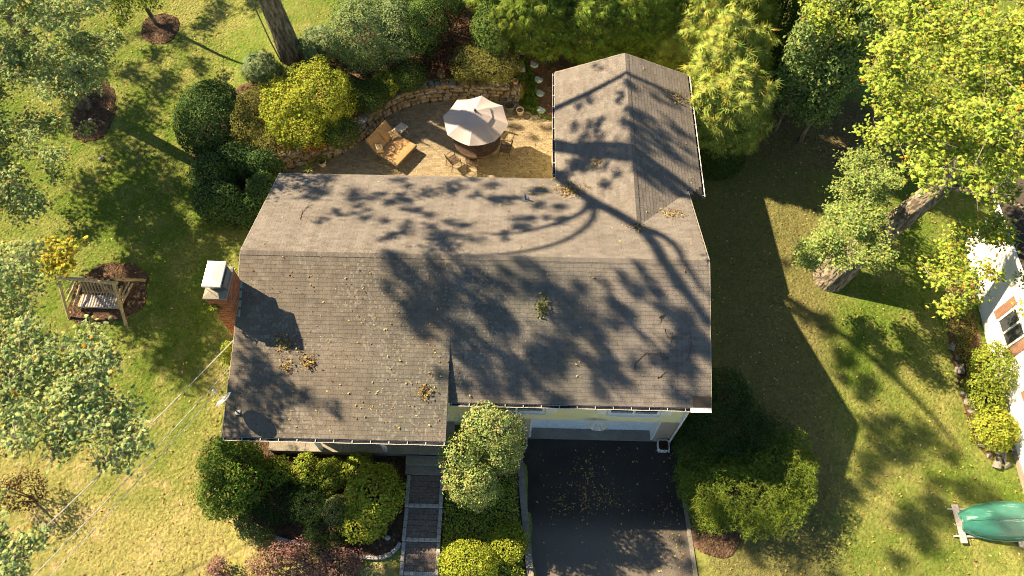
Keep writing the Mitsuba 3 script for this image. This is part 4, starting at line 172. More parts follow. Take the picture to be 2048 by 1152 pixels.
scene['m_canopy'] = {'type': 'principledthin', 'base_color': proc(lambda p, n, uv: mix((.42, .385, .39), (.48, .445, .45), fbm(p.x*3, p.y*3, p.z*3, 3))), 'roughness': .85, 'diff_trans': .35}
scene['m_cushion'] = bump(lambda p, n, uv: noise(p.x*140, p.y*140, p.z*140), grain((.34, .21, .10), (.42, .27, .13), (5, 5, 5)), .9, .002, specular=.15)
scene['m_pillow'] = pr(proc(lambda p, n, uv: mix((.62, .52, .34), (.40, .27, .13), smoothstep(.5, .62, noise(p.x*17, p.y*17, p.z*17)))), .9, specular=.1)
scene['m_grey_wood'] = pr(proc(lambda p, n, uv: mix((.30, .28, .27), (.50, .47, .45), fbm(p.x*9, p.y*30, p.z*9, 4))), .85)
scene['m_log'] = pr(proc(lambda p, n, uv: mix((.30, .235, .13), (.50, .42, .26), fbm(p.x*14, p.y*7, p.z*7, 4)) * (.8+.3*noise(p.x*3, p.y*3, p.z*3))), .85)
scene['m_terracotta'] = pr(grain((.42, .20, .11), (.55, .30, .18), (8, 8, 8)), .85)
scene['m_beige_pot'] = pr(grain((.42, .34, .25), (.55, .46, .35), (8, 8, 8)), .8)
scene['m_dark_pot'] = pr(grain((.08, .085, .08), (.15, .155, .15), (8, 8, 8)), .6)
scene['m_paver_disc'] = pr(proc(lambda p, n, uv: mix((.30, .40, .40), (.55, .63, .62), fbm(p.x*9, p.y*9, 0, 4))), .6)
scene['m_hull'] = pr(proc(lambda p, n, uv: mix((.022, .125, .10), (.038, .18, .145), fbm(p.x*2, p.y*2, p.z*2, 3)) * (.85+.25*fbm(p.x*3, p.y*18, p.z*18, 3)) + mix((0, 0, 0), (.16, .20, .19), smoothstep(.58, .75, fbm(p.x*1.3, p.y*9, p.z*9, 4)))), .33, specular=.6, clearcoat=.3)
scene['m_dish'] = pr((.30, .32, .34), .5)
scene['m_wire'] = pr((.5, .5, .5), .5)
scene['m_siding'] = pr(grain((.72, .73, .74), (.82, .83, .83), (1, 1, 3)), .6)
scene['m_brownpanel'] = pr(grain((.17, .10, .065), (.26, .16, .11), (2, 8, 2)), .8)
def bark(a, b): return bump(lambda p, n, uv: smoothstep(.35, .65, fbm(p.x*11, p.y*11, p.z*2.2, 3)), proc(lambda p, n, uv: mix(a, b, smoothstep(.3, .7, fbm(p.x*11, p.y*11, p.z*2.2, 3))) * (.7+.5*noise(p.x*24, p.y*24, p.z*7))), .95, .05, 1e-2, specular=.1)
scene['m_bark'] = bark((.10, .085, .065), (.27, .24, .19))
scene['m_twig'] = pr(grain((.13, .115, .095), (.27, .245, .21), (9, 9, 9)), .9)
scene['m_stem'] = pr(grain((.06, .045, .03), (.13, .1, .07), (9, 9, 9)), .9, specular=.1)
scene['m_endgrain'] = pr(proc(lambda p, n, uv: mix((.28, .19, .11), (.5, .38, .24), noise(dr.sqrt(dr.square(p.x+3.87)+dr.square(p.y-12.84))*70))), .9)
VC = {'type': 'mesh_attribute', 'name': 'vertex_color'}
scene['m_leaf'] = {'type': 'principledthin', 'base_color': VC, 'roughness': .5, 'diff_trans': .42, 'spec_trans': 0.0}
scene['m_leaf_gloss'] = {'type': 'principledthin', 'base_color': VC, 'roughness': .27, 'diff_trans': .35, 'spec_trans': 0.0}
# ------------------------------------------------------------------ leaves
def fan(P, c, bend=.0):
    P = np.array(P, float); V = np.vstack([[c[0], c[1], bend], np.c_[P, -bend*np.abs(P[:, 1])*2]])
    return V, np.array([(0, i+1, (i+1) % len(P)+1) for i in range(len(P))])
h = [(0, .03), (.22, .08), (.30, .36), (.42, .12), (.60, .44), (.68, .12), (.84, .26), (1.02, 0)]
LOBED = fan(h + [(x, -y) for x, y in h[-2::-1]], (.5, 0), .06)
OVAL = (np.array([(0, 0, 0), (.5, .27, .07), (1, 0, -.05), (.5, -.27, .07)]), np.array([(0, 3, 2), (0, 2, 1)]))
_s = []; _f = []
for i, (a, l) in enumerate([(0, 1), (.45, .8), (-.45, .8), (.9, .55), (-.9, .55)]):
    ca, sa = math.cos(a), math.sin(a); w = .055
    _s += [(-sa*w, ca*w, 0), (sa*w, -ca*w, 0), (ca*l, sa*l, -.16*l)]; _f.append((3*i, 3*i+1, 3*i+2))
SPRAY = (np.array(_s), np.array(_f))
TUFT = (np.array([(0, -.035, 0), (0, .035, 0), (1, 0, .0), (.0, 0, .0), (.1, .05, .1), (.8, .35, .1), (0.1, -.05, .1), (.8, -.35, .1)]), np.array([(0, 1, 2), (3, 4, 5), (3, 6, 7)]))
KIND = {'oval': OVAL, 'lobed': LOBED, 'spray': SPRAY, 'tuft': TUFT}
def leaves(P, N, size, kind, cols, rng, along=None):
    n = len(P); tv, tf = KIND[kind]
    N = N / (np.linalg.norm(N, axis=1, keepdims=True) + 1e-9)
    a = rng.normal(size=(n, 3)) if along is None else along + rng.normal(size=(n, 3))*.25
    x = a - N*(a*N).sum(1, keepdims=True); x /= np.linalg.norm(x, axis=1, keepdims=True) + 1e-9
    y = np.cross(N, x); M = np.zeros((n, 4, 4)); s = np.broadcast_to(size, n)[:, None]
    M[:, :3, 0], M[:, :3, 1], M[:, :3, 2], M[:, :3, 3] = x*s, y*s, N*s, P; M[:, 3, 3] = 1
    m = inst(tv, tf, M)
    return m, np.repeat(np.clip(cols, .004, .6), len(tv), 0)
def tint(base, n, rng, val=.22, hue=.12, accents=()):
    c = np.array(base, float)[None]*(1 + rng.normal(size=(n, 1))*val).clip(.35, 1.9)*(1 + rng.normal(size=(n, 3))*hue*[1, .5, 1]).clip(.5, 1.6)
    for col, frac in accents:
        k = rng.rand(n) < frac; c[k] = np.array(col)*(1 + rng.normal(size=(k.sum(), 1))*.2).clip(.5, 1.5)
    return c
STY = {  # base colour, leaf kind, leaf size, density per m2, lumpiness, gloss, accents
 'gloss': ((.075, .135, .045), 'oval', .105, 620, .07, 1, ()), 'olive': ((.19, .20, .06), 'oval', .075, 800, .14, 0, (((.24, .20, .05), .06),)),
 'bright': ((.30, .35, .05), 'oval', .105, 620, .22, 0, (((.30, .27, .05), .05),)), 'pale': ((.20, .27, .13), 'spray', .24, 260, .2, 0, ()),
 'blue': ((.20, .28, .115), 'oval', .10, 620, .16, 0, ()), 'dark': ((.10, .17, .045), 'oval', .10, 560, .2, 0, (((.3, .28, .03), .012),)),
 'box': ((.06, .105, .028), 'oval', .06, 1100, .03, 0, ()), 'box2': ((.13, .17, .07), 'oval', .06, 1000, .06, 0, ()),
 'russet': ((.24, .085, .03), 'oval', .10, 420, .3, 0, (((.1, .12, .03), .2),)), 'brown': ((.065, .036, .026), 'oval', .08, 300, .35, 0, (((.16, .07, .04), .1),)),
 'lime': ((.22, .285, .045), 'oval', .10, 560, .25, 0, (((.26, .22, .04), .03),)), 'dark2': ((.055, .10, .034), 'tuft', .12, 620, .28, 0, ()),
 'camellia': ((.29, .37, .12), 'oval', .085, 700, .26, 0, (((.36, .33, .2), .06), ((.30, .13, .07), .04))), 'bright2': ((.28, .34, .045), 'oval', .075, 850, .08, 0, ()),
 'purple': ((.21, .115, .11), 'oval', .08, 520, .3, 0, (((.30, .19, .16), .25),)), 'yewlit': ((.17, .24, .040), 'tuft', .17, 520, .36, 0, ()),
 'feather': ((.31, .37, .085), 'spray', .42, 210, .3, 0, ()), 'hemlock': ((.15, .22, .04), 'spray', .36, 230, .3, 0, ()), 'blue2': ((.19, .27, .09), 'oval', .16, 300, .3, 0, ()),
 'maple': ((.11, .19, .035), 'oval', .1, 560, .3, 0, (((.24, .13, .04), .04),)),
}
def lobe_leaves(lobe, sty, rng, others=()):
    x, y, zg, rx, ry, rz = lobe; base, kind, size, dens, lump, gloss, acc = STY[sty]
    c = np.array([x, y, zg + rz*.92]); R = np.array([rx, ry, rz*1.06])
    area = 4*np.pi*(((rx*ry)**1.6 + (rx*rz)**1.6 + (ry*rz)**1.6)/3)**(1/1.6)*.85
    n = int(area*dens)
    d = rng.normal(size=(n, 3)); d /= np.linalg.norm(d, axis=1, keepdims=True)
    d = d[(d[:, 2] > -.75)]; n = len(d)
    q = d*R
    f = meshkit.fbm(q*(1.9/max(.6, min(rx, rz))) + c, 3, 3) - .5
    f2 = meshkit.noise(q*3.4 + c*2, 9) - .5
    depth = rng.rand(n)**2.2*.34
    f4 = meshkit.noise(q*4.6 + c*3, 4); shoot = np.clip(f4-.62, 0, 1)*(2.2 if lump > .05 else .25)*rng.rand(n)
    rad = 1 + lump*(f*2.9 + f2*1.2) - depth + shoot*(.16 if gloss == 0 or lump > .2 else .08)
    P = c + q*rad[:, None]; P[:, 2] = np.maximum(P[:, 2], zg + .04 + rng.rand(n)*.1)
    keep = (meshkit.noise(q*3.1 + c*5, 6) > (.24 if lump > .1 else .08)) | (rng.rand(n) < .3)
    for o in others:
        oc, oR = np.array([o[0], o[1], o[2]+o[5]*.92]), np.array([o[3], o[4], o[5]*1.06])
        keep &= ((((P-oc)/oR)**2).sum(1) > .45)
    P, d, q = P[keep], d[keep], q[keep]; n = len(P)
    N = d/R; N /= np.linalg.norm(N, axis=1, keepdims=True)
    Nj = N + rng.normal(size=(n, 3))*(.40 if lump > .05 else .36); Nj[:, 2] += .1
    along = None
    if kind in ('spray', 'tuft'):
        along = N*.75 + rng.normal(size=(n, 3))*.4 + np.array([0, 0, .25 if sty == 'feather' else (-.35 if sty == 'hemlock' else .1)]); Nj = N*.7 + rng.normal(size=(n, 3))*.45 + np.array([0, 0, .45])
    return leaves(P, Nj, size*(.7+.6*rng.rand(n)), kind, tint(base, n, rng, accents=acc), rng, along)
def stems(lobe, rng, n=5):
    x, y, zg, rx, ry, rz = lobe; out = []
    for i in range(n):
        a = rng.rand()*6.28; e = np.array([x + math.cos(a)*rx*.6, y + math.sin(a)*ry*.6, zg + rz*(1.0+.6*rng.rand())])
        b = np.array([x + math.cos(a)*.08, y + math.sin(a)*.08, min(zg, float(hgt(x, y)))-.1]); m = (b+e)/2 + [0, 0, .15*rz]
        out.append(tube([b, m, e], [.03, .022, .008], 5))
    return cat_(out)
def shrub(name, sty, label, lobes, cat='shrub', group=None, seed=0):
    rng = np.random.RandomState(seed + 11); t = thing(name, label, cat, group); ms, cs = [], []
    for l in lobes:
        m, c = lobe_leaves(l, sty, rng, [o for o in lobes if o is not l]); ms.append(m); cs.append(c)
    part(t, 'foliage', cat_(ms), 'm_leaf_gloss' if STY[sty][5] else 'm_leaf', color=np.vstack(cs))
    for l in lobes: part(t, 'stem', stems(l, rng), 'm_stem', 40)
    return t
# ------------------------------------------------------------------ ground
WALL = np.array([(-11.0, 7.6), (-10.2, 7.95), (-9.2, 8.35), (-7.95, 9.0), (-7.2, 9.95), (-6.5, 10.95), (-5.1, 11.85), (-3.4, 12.2), (-1.7, 12.2), (-.05, 12.1)])
def smooth_path(P, n=120):
    from scipy.interpolate import CubicSpline
    s = np.r_[0, np.cumsum(np.linalg.norm(np.diff(P, axis=0), axis=1))]
    q = CubicSpline(s, P)(np.linspace(0, s[-1], n)); return q
WP = smooth_path(WALL)
PAT = np.vstack([WP, [(.2, 11.6), (1.65, 10.9), (1.65, 4.5), (-9.2, 4.5), (-10.6, 5.4)]])
def in_poly(x, y, P):
    c = np.zeros(x.shape, bool); j = len(P)-1
    for i in range(len(P)):
        a, b = P[i], P[j]; j = i
        c ^= ((a[1] > y) != (b[1] > y)) & (x < (b[0]-a[0])*(y-a[1])/(b[1]-a[1]+1e-12) + a[0])
    return c
def wall_dist(x, y):
    d = np.full(x.shape, 99.)
    for a, b in zip(WP[:-1:3], WP[3::3]):
        v = b-a; t = np.clip(((x-a[0])*v[0] + (y-a[1])*v[1])/(v@v), 0, 1); d = np.minimum(d, np.hypot(x-a[0]-t*v[0], y-a[1]-t*v[1]))
    return d
def hgt(x, y):
    x, y = np.broadcast_arrays(np.asarray(x, float), np.asarray(y, float))
    yc = np.clip(y, -16, 26)
    L = 1.2 + np.where(yc > 0, .045*yc, .10*yc)
    R = np.where(yc > -4, np.minimum(.5 + .12*(yc+4), 2.3), .5 + .05*(yc+4))
    z = L + (R-L)*ss(-3, 8, x)
    bk = 2.5 + .03*(yc-12)
    z = z + (bk-z)*ss(7.5, 12.2, y)*ss(-15.5, -11, x)*(1 - .6*ss(2, 9, x))
    inside = in_poly(x, y, PAT)
    near = (np.abs(x+5) < 9) & (y > 3) & (y < 20)
    wd = np.where(near, wall_dist(x, y), 99.)
    z = np.where(~inside & (y > 7.5), z + (np.maximum(z, 2.42)-z)*ss(2.6, .9, wd)*ss(-12.2, -10.6, x), z)
    z = np.where(inside, 1.48, z)
    z = np.where(~inside & (wd < .36), 1.48, z)
    ex, ey = 1.7, -1.2; tt = np.clip(((x+.05)*ex + (y-12.1)*ey)/(ex*ex+ey*ey), 0, 1.6); ed = np.hypot(x+.05-tt*ex, y-12.1-tt*ey); z = np.where(~inside & (x > .1) & (x < 3) & (y > 9.5), np.minimum(z, 1.52+.5*ed), z)
    bed = .77 + .07*(np.clip(y, -14, 0)+5)
    z = z + (bed-z)*ss(-10.6, -9.4, x)*ss(.35, .1, x)*ss(-4.2, -4.9, y)
    dl, dr_ = .3 + .11*np.clip(-4.2-y, 0, 9), 6.35 + .06*np.clip(-4.2-y, 0, 9)
    z = z + (-.06-z)*ss(-.12, .02, x-dl)*ss(.5, .05, x-dr_)*ss(-3.3, -3.6, y)
    return z + .03*(meshkit.fbm(np.stack([x*.5, y*.5, 0*x], -1), 3)-.5)*(~inside)
def axis(a, b, s): 
    e = np.cumsum(1.28**np.arange(24)*s); return np.r_[a-e[::-1], np.arange(a, b, s), b+e]
gx, gy = axis(-30, 30, .2), axis(-13, 24, .2)
X, Y = np.meshgrid(gx, gy, indexing='ij'); Z = hgt(X, Y)
far = np.maximum(np.maximum(-30-X, X-30), np.maximum(-13-Y, Y-24)); Z = np.where(far > 0, Z*np.exp(-np.maximum(far, 0)/60), Z)
ny = len(gy); I = np.arange(len(gx)-1)[:, None]*ny + np.arange(ny-1)[None]
q = np.stack([I, I+ny, I+ny+1, I+1], -1).reshape(-1, 4)
setting('lawn', (np.stack([X, Y, Z], -1).reshape(-1, 3), q), 'm_lawn', True)
def blob(cx, cy, rx, ry, seed=0, n=36, amp=.12):
    a = np.linspace(0, 2*np.pi, n, endpoint=False)
    r = 1 + amp*2*(meshkit.fbm(np.stack([np.cos(a)*1.5+seed, np.sin(a)*1.5, 0*a], -1), 3)-.5)
    return np.stack([cx+rx*r*np.cos(a), cy+ry*r*np.sin(a)], -1)
def ground_sheet(name, poly, m, dz=.012, step=.25, label=None):
    return setting(name, sheet(poly, lambda x, y: hgt(x, y) + dz, step), m, True, label=label)
ground_sheet('mulch_bed', blob(-17.05, 1.25, 1.62, 1.5, 1, 70, .25), 'm_mulch', .03)
ground_sheet('mulch_bed', blob(-18.55, 16.25, 1.0, 1.05, 2, 60, .15), 'm_mulch', .03)
ground_sheet('mulch_bed', blob(-20.4, 10.9, 1.1, 1.8, 3, 70, .35), 'm_mulch', .03)
ground_sheet('garden_soil', [(-9.35, -4.3), (-4.0, -4.3), (-4.0, -8.5), (-4.9, -8.95), (-6.4, -8.75), (-8.2, -8.4), (-9.7, -7.6), (-10.4, -6.2), (-10.2, -4.6)], 'm_mulch', .03)
ground_sheet('planting_bed', [(-2.6, -4.25), (.2, -4.25), (.25, -5), (.85, -10), (1.2, -12), (-2.6, -12)], 'm_mulch', .03)
bed = np.vstack([WP + np.gradient(WP, axis=0) @ np.array([[0, 1], [-1, 0]])*4.2, [(.4, 11.9), (1.6, 11.1), (2.2, 12.6), (8, 12.2), (8.5, 17), (-3, 17.5), (-9.8, 15.8), (-10.6, 13.0), (-13.6, 12.4), (-15.6, 9.6), (-14.2, 6.), (-12.6, 5.2), (-11.3, 6.6)]])
ground_sheet('garden_soil', bed, 'm_dirt', .02, .2)
ground_sheet('garden_soil', blob(18.5, -.8, .7, 3.9, 5), 'm_dirt', .02)
ground_sheet('garden_soil', [(-10.0, -4.4), (-9.2, -4.4), (-9.2, 4.4), (-10.3, 4.4), (-9.7, 0)], 'm_mulch', .02)
ground_sheet('garden_soil', blob(7.6, -6.9, 1.3, 1.7, 6), 'm_mulch', .03)
# driveway and its edges
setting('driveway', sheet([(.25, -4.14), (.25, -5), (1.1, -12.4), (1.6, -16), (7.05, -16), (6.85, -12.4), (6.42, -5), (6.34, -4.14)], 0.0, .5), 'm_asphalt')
setting('garage_apron', box(.62, 5.48, -4.16, -3.5, -.1, .045, .01), 'm_concrete')
for i in range(5):
    y0, y1 = -4.25-1.62*i, -4.25-1.62*(i+1)+.012; f = lambda y: .24+.11*(-4.2-y)
    top = [.74, .66, .5, .36, .24][i]
    P = [(f(y)+dx, y, z) for y in (y0, y1) for dx, z in ((-.23, -.3), (-.23, top), (.02, top), (.06, -.3))]
    if i == 0: w = thing('driveway_wall', 'stepped concrete retaining wall along the left side of the driveway', 'wall')
    part(w, 'section', hull(P), 'm_concrete')
w = thing('driveway_kerb', 'thin concrete kerb along the right side of the driveway', 'kerb')
for i in range(5):
    y0, y1 = -6.4-1.4*i, -6.4-1.4*(i+1)+.01; f = lambda y: 6.36+.06*(-4.2-y)
    part(w, 'kerb_stone', hull([(f(y)+dx, y, z) for y in (y0, y1) for dx in (0, .14) for z in (-.1, .07)]), 'm_concrete')
# patio
from shapely.geometry import Polygon, Point, LineString
setting('patio', sheet(PAT, 1.562), 'm_paver_joint')
pp = Polygon(PAT).buffer(-.06); M = []
for j in range(38, 120):
    for i in range(-56, 9):
        cx, cy = (i + .5*(j % 2))*.203 + .1, (j+.5)*.102
        if pp.contains(Point(cx, cy)): M.append(mat(o=(cx, cy, 1.568 + rs.rand()*.005)) @ mat((1, 0, rs.normal()*.012), (0, 1, rs.normal()*.015)))
bt = box(-.0985, .0985, -.048, .048, 0, .03)
k = part('patio', 'paver', inst(bt.vertices, bt.faces, M), 'm_paver', kind='stuff')
# fieldstone retaining wall
RW = thing('retaining_wall', 'curved dry fieldstone retaining wall round the back of the patio', 'wall')
tw = np.gradient(WP, axis=0); tw /= np.linalg.norm(tw, axis=1, keepdims=True); nw = np.stack([-tw[:, 1], tw[:, 0]], -1)
def ribbon(off0, off1, z0, z1f):
    a, b = WP + nw*off0, WP + nw*off1; n = len(WP); V = []
    for i in range(n): V += [(a[i, 0], a[i, 1], z0), (a[i, 0], a[i, 1], z1f[i]), (b[i, 0], b[i, 1], z1f[i]), (b[i, 0], b[i, 1], z0)]
    F = [];
    for i in range(n-1):
        for p, r in ((0, 1), (1, 2), (2, 3)): F += [(4*i+p, 4*i+4+p, 4*i+4+r), (4*i+p, 4*i+4+r, 4*i+r)]
    F += [(0, 1, 2), (0, 2, 3), (4*n-4, 4*n-2, 4*n-3), (4*n-4, 4*n-1, 4*n-2)]
    return trimesh.Trimesh(V, F, process=False)
arc = np.r_[0, np.cumsum(np.linalg.norm(np.diff(WP, axis=0), axis=1))]; topz = 2.42 + .1*ss(0, 4, arc) - .0*arc
part(RW, 'core', ribbon(.09, .62, 1.3, topz-.12), 'm_stem')
stone_v = []
for v in range(9):
    r = np.random.RandomState(50+v); p = r.normal(size=(22, 3)); p /= np.linalg.norm(p, axis=1, keepdims=True); p = np.sign(p)*np.abs(p)**.5
    p /= np.abs(p).max(0); m = hull(p*.5*(1+r.normal(size=p.shape)*.04)); stone_v.append(mikit.ply(m, 'm_fieldstone'))
def stone_at(parent, name, o, L, D, H, ang, tilt=0):
    ca, sa = math.cos(ang), math.sin(ang); R = mat((ca, sa, 0), (-sa, ca, 0)) @ mat((math.cos(tilt), 0, math.sin(tilt)), (0, 1, 0), (-math.sin(tilt), 0, math.cos(tilt)))
    M = mat(o=o) @ R @ np.diag([L, D, H, 1])
    again(parent, name, stone_v[rs.randint(9)], M)
def along(s): i = np.clip(np.searchsorted(arc, s), 1, len(arc)-1); t = (s-arc[i-1])/(arc[i]-arc[i-1]); p = WP[i-1]*(1-t)+WP[i]*t; return p, nw[i], math.atan2(tw[i, 1], tw[i, 0])
z = 1.55
for r_i, hgt_r in enumerate((.25, .22, .24, .2)):
    s = rs.rand()*.2
    while s < arc[-1]-.1:
        L = .2 + rs.rand()**1.5*.42; L = min(L, arc[-1]-s); p, nn, a = along(s+L/2)
        H = hgt_r*(.9+.3*rs.rand())
        o = p + nn*(.08 + .02*rs.normal() + .03*r_i); stone_at(RW, 'stone', (o[0], o[1], z+hgt_r/2+rs.normal()*.015), L*1.0, .26, H, a, rs.normal()*.06); s += L*.97
    z += hgt_r*.98
s = 0.
while s < arc[-1]-.1:
    L = .24 + rs.rand()*.3; p, nn, a = along(min(s+L/2, arc[-1]-.05)); o = p + nn*(.2+.03*rs.normal())
    stone_at(RW, 'cap_stone', (o[0], o[1], z-.02+rs.normal()*.015), L*1.02, .44+.05*rs.normal(), .16, a, rs.normal()*.05); s += L*.98
# brick walk with granite kerb
WK = 'brick_walk'
terr = [(-5.98, -7.02, .92), (-7.14, -8.20, .76), (-8.32, -9.34, .61), (-9.46, -10.5, .46), (-10.62, -12.3, .32)]
setting('brick_walk', cat_([box(-3.96, -2.58, b, a+.1, zz-.5, zz-.012) for a, b, zz in terr]), 'm_paver_joint')
bp = mikit.ply(box(-.098, .098, -.048, .048, -.05, .0, .004), 'm_brick_paver')
for a, b, zz in terr[:4]:
    x = -3.83; nx = 6; nyy = int((a-b-.0)/.2)
    for i in range(nx):
        for j in range(nyy):
            cx, cy = -3.83 + (i+.5)*.2*.975, a-.0 - (j+.5)*.2*((a-b)/(nyy*.2))
            for k in (-1, 1):
                o = (cx, cy+k*.0495, zz+rs.normal()*.002) if (i+j) % 2 else (cx+k*.0495, cy, zz+rs.normal()*.002)
                again(WK, 'paver', bp, mat((1, rs.normal()*.01, 0), (0, 1, 0), o=o) @ (np.eye(4) if (i+j) % 2 else rotz(math.pi/2)))
gs = mikit.ply(box(-.5, .5, -.5, .5, -.5, .5, .06), 'm_granite')
for a, b, zz in terr[:4]:
    for k in range(5):
        again(WK, 'step_stone', gs, mat(o=(-3.96+.14+(k+.5)*.225, b-.055, zz-.08)) @ np.diag([.218, .115, .2+.01*rs.rand(), 1]))
    n = 5
    for side in (-3.895, -2.635):
        for k in range(n):
            again(WK, 'kerb_stone', gs, mat(o=(side+rs.normal()*.004, a - (k+.5)*(a-b+.12)/n + .0, zz-.04)) @ np.diag([.13, (a-b+.12)/n-.012, .2+.015*rs.rand(), 1]))
ED = thing('bed_edging', 'curved row of granite blocks edging the front planting bed', 'edging')
for P in ([(-8.6, -8.28), (-8.04, -8.42), (-7.2, -8.56), (-6.4, -8.72)], [(-6.0, -8.74), (-5.5, -8.84), (-4.93, -8.9), (-4.5, -8.82), (-4.2, -8.6), (-4.03, -8.36)]):
    P = smooth_path(np.array(P), 60); L = np.r_[0, np.cumsum(np.linalg.norm(np.diff(P, axis=0), axis=1))]; n = int(L[-1]/.24)
    for k in range(n):
        i = np.searchsorted(L, (k+.5)*L[-1]/n); d = P[min(i+1, 59)]-P[i-1]; z0 = float(hgt(P[i, 0], P[i, 1]))
        again(ED, 'block', gs, mat(o=(P[i, 0], P[i, 1], z0+.03+.01*rs.rand())) @ rotz(math.atan2(d[1], d[0])+rs.normal()*.05) @ np.diag([L[-1]/n-.015, .13, .2, 1]))
# ------------------------------------------------------------------ house
H = thing('house', 'cream house with grey shingle roofs, garage at the front and a gabled rear wing', 'house')
XL, XR, XM = -9.509, 6.539, -2.209; ZR, SF, SB = 7.012, .3922, .3906
xwl, xwr, XW, ZW, SW, YW = 1.44, 7.136, 4.288, 6.317, .405, 10.526
zF = lambda y: ZR + SF*y
zL = lambda y: ZR - SF*2.82 + .2467*(y+2.82)
zB = lambda y: ZR - SB*y
zW = lambda x: ZW - SW*abs(x-XW)
def gable(x0, x1, y0, y1, zt, yr=0.0, sf=SF, drop=.2):
    P = [(y0, -.3), (y1, -.3), (y1, zt(y1)-drop), (yr, zt(yr)-drop), (y0, zt(y0)-drop)]
    m = trimesh.creation.extrude_polygon(Polygon(P), x1-x0, engine='earcut')
    return moved(m, mat((0, 1, 0), (0, 0, 1), (1, 0, 0), (x0, 0, 0)))
zt = lambda y: zF(y) if y < 0 else zB(y)
part(H, 'wall', gable(-9.2, -2.0, -3.95, 4.45, zt), 'm_yellow')
part(H, 'wall', gable(-1.995, 6.15, -3.5, 4.45, zt), 'm_yellow')
m = trimesh.creation.extrude_polygon(Polygon([(1.75, 1.3), (6.85, 1.3), (6.85, zW(6.85)-.2), (XW, ZW-.2), (1.75, zW(1.75)-.2)]), 5.75, engine='earcut')
part(H, 'wall', moved(m, mat((1, 0, 0), (0, 0, 1), (0, -1, 0), (0, 10.2, 0))), 'm_yellow')
for a, b in ((-2.0, .608), (5.488, 6.15)): part(H, 'garage_pier', box(a, b, -4.15, -3.49, -.3, 2.36), 'm_tan')
part(H, 'front_wall', box(-2.0, 6.15, -4.16, -3.497, 2.362, 5.0), 'm_yellow')
cb = mikit.ply(hull([(0, dy, z) for dy, z in ((0, 0), (-.016, 0), (-.004, .128), (0, .128))] + [(1, dy, z) for dy, z in ((0, 0), (-.016, 0), (-.004, .128), (0, .128))]), 'm_yellow')
for k in range(20): again(H, 'clapboard', cb, mat(o=(-2.0, -4.161, 2.38+k*.126)) @ np.diag([8.15, 1, 1, 1]))
part(H, 'corner_board', box(6.06, 6.175, -4.2, -4.162, 2.37, 5.0), 'm_white')
part(H, 'frieze_board', box(-2.0, 6.05, -4.2, -4.178, 4.86, 5.0), 'm_white')
G = part(H, 'garage_door', box(.61, 5.486, -3.72, -3.66, .045, 2.35), 'm_door')
gp = mikit.ply(hull([(x*.29, -.012 if abs(x) < .9 else 0, z*.21) for x in (-1, -.85, .85, 1) for z in (-1, 1)] + [(x*.29, -.012, z*.16) for x in (-.85, .85) for z in (-1, 1)]), 'm_door')
for i in range(8):
    for j in range(4): again(G, 'panel', gp, mat(o=(.61+.305+i*.609, -3.722, .34+j*.57)))
for a, b in ((.6085, .68), (5.416, 5.4875)): part(H, 'garage_trim', box(a, b, -4.12, -3.73, .05, 2.3), 'm_white')
for k, (x0, x1, lab) in enumerate(((-.92, 1.08, 'left window over the garage'), (3.34, 5.18, 'right window over the garage'))):
    z0, z1 = 3.25, 4.72; W = part(H, 'window', cat_([box(x0, x1, -4.23, -4.18, z0, z0+.09, .01), box(x0, x1, -4.23, -4.18, z1-.09, z1, .01), box(x0, x0+.09, -4.23, -4.18, z0+.09, z1-.09), box(x1-.09, x1, -4.23, -4.18, z0+.09, z1-.09), box((x0+x1)/2-.04, (x0+x1)/2+.04, -4.22, -4.18, z0+.09, z1-.09), box(x0+.09, x1-.09, -4.215, -4.18, z0+.68, z0+.74)]), 'm_white', label=lab)
    part(W, 'sill', hull([(x, y, z) for x in (x0-.06, x1+.06) for y, z in ((-4.179, z0-.1), (-4.179, z0-.002), (-4.3, z0-.035), (-4.3, z0-.09))]), 'm_white')
    for i in range(2): part(W, 'pane', box(x0+.09+i*(x1-x0-.1)/2, x0+.05+(i+1)*(x1-x0-.1)/2, -4.2005, -4.2, z0+.09, z1-.09), 'm_glass')
    part(W, 'blind', box(x0+.09, x1-.09, -4.19, -4.186, z0+.08, z1-.08), 'm_room')
    for a, b in ((x0-.42, x0-.05), (x1+.05, x1+.42)):
        Sh = part(H, 'shutter', box(a, b, -4.215, -4.179, z0-.02, z1+.02, .008), 'm_shutter')
        for q0, q1 in ((z0+.06, z0+.66), (z0+.76, z1-.06)): part(Sh, 'panel', box(a+.06, b-.06, -4.226, -4.2155, q0, q1, .009), 'm_white')
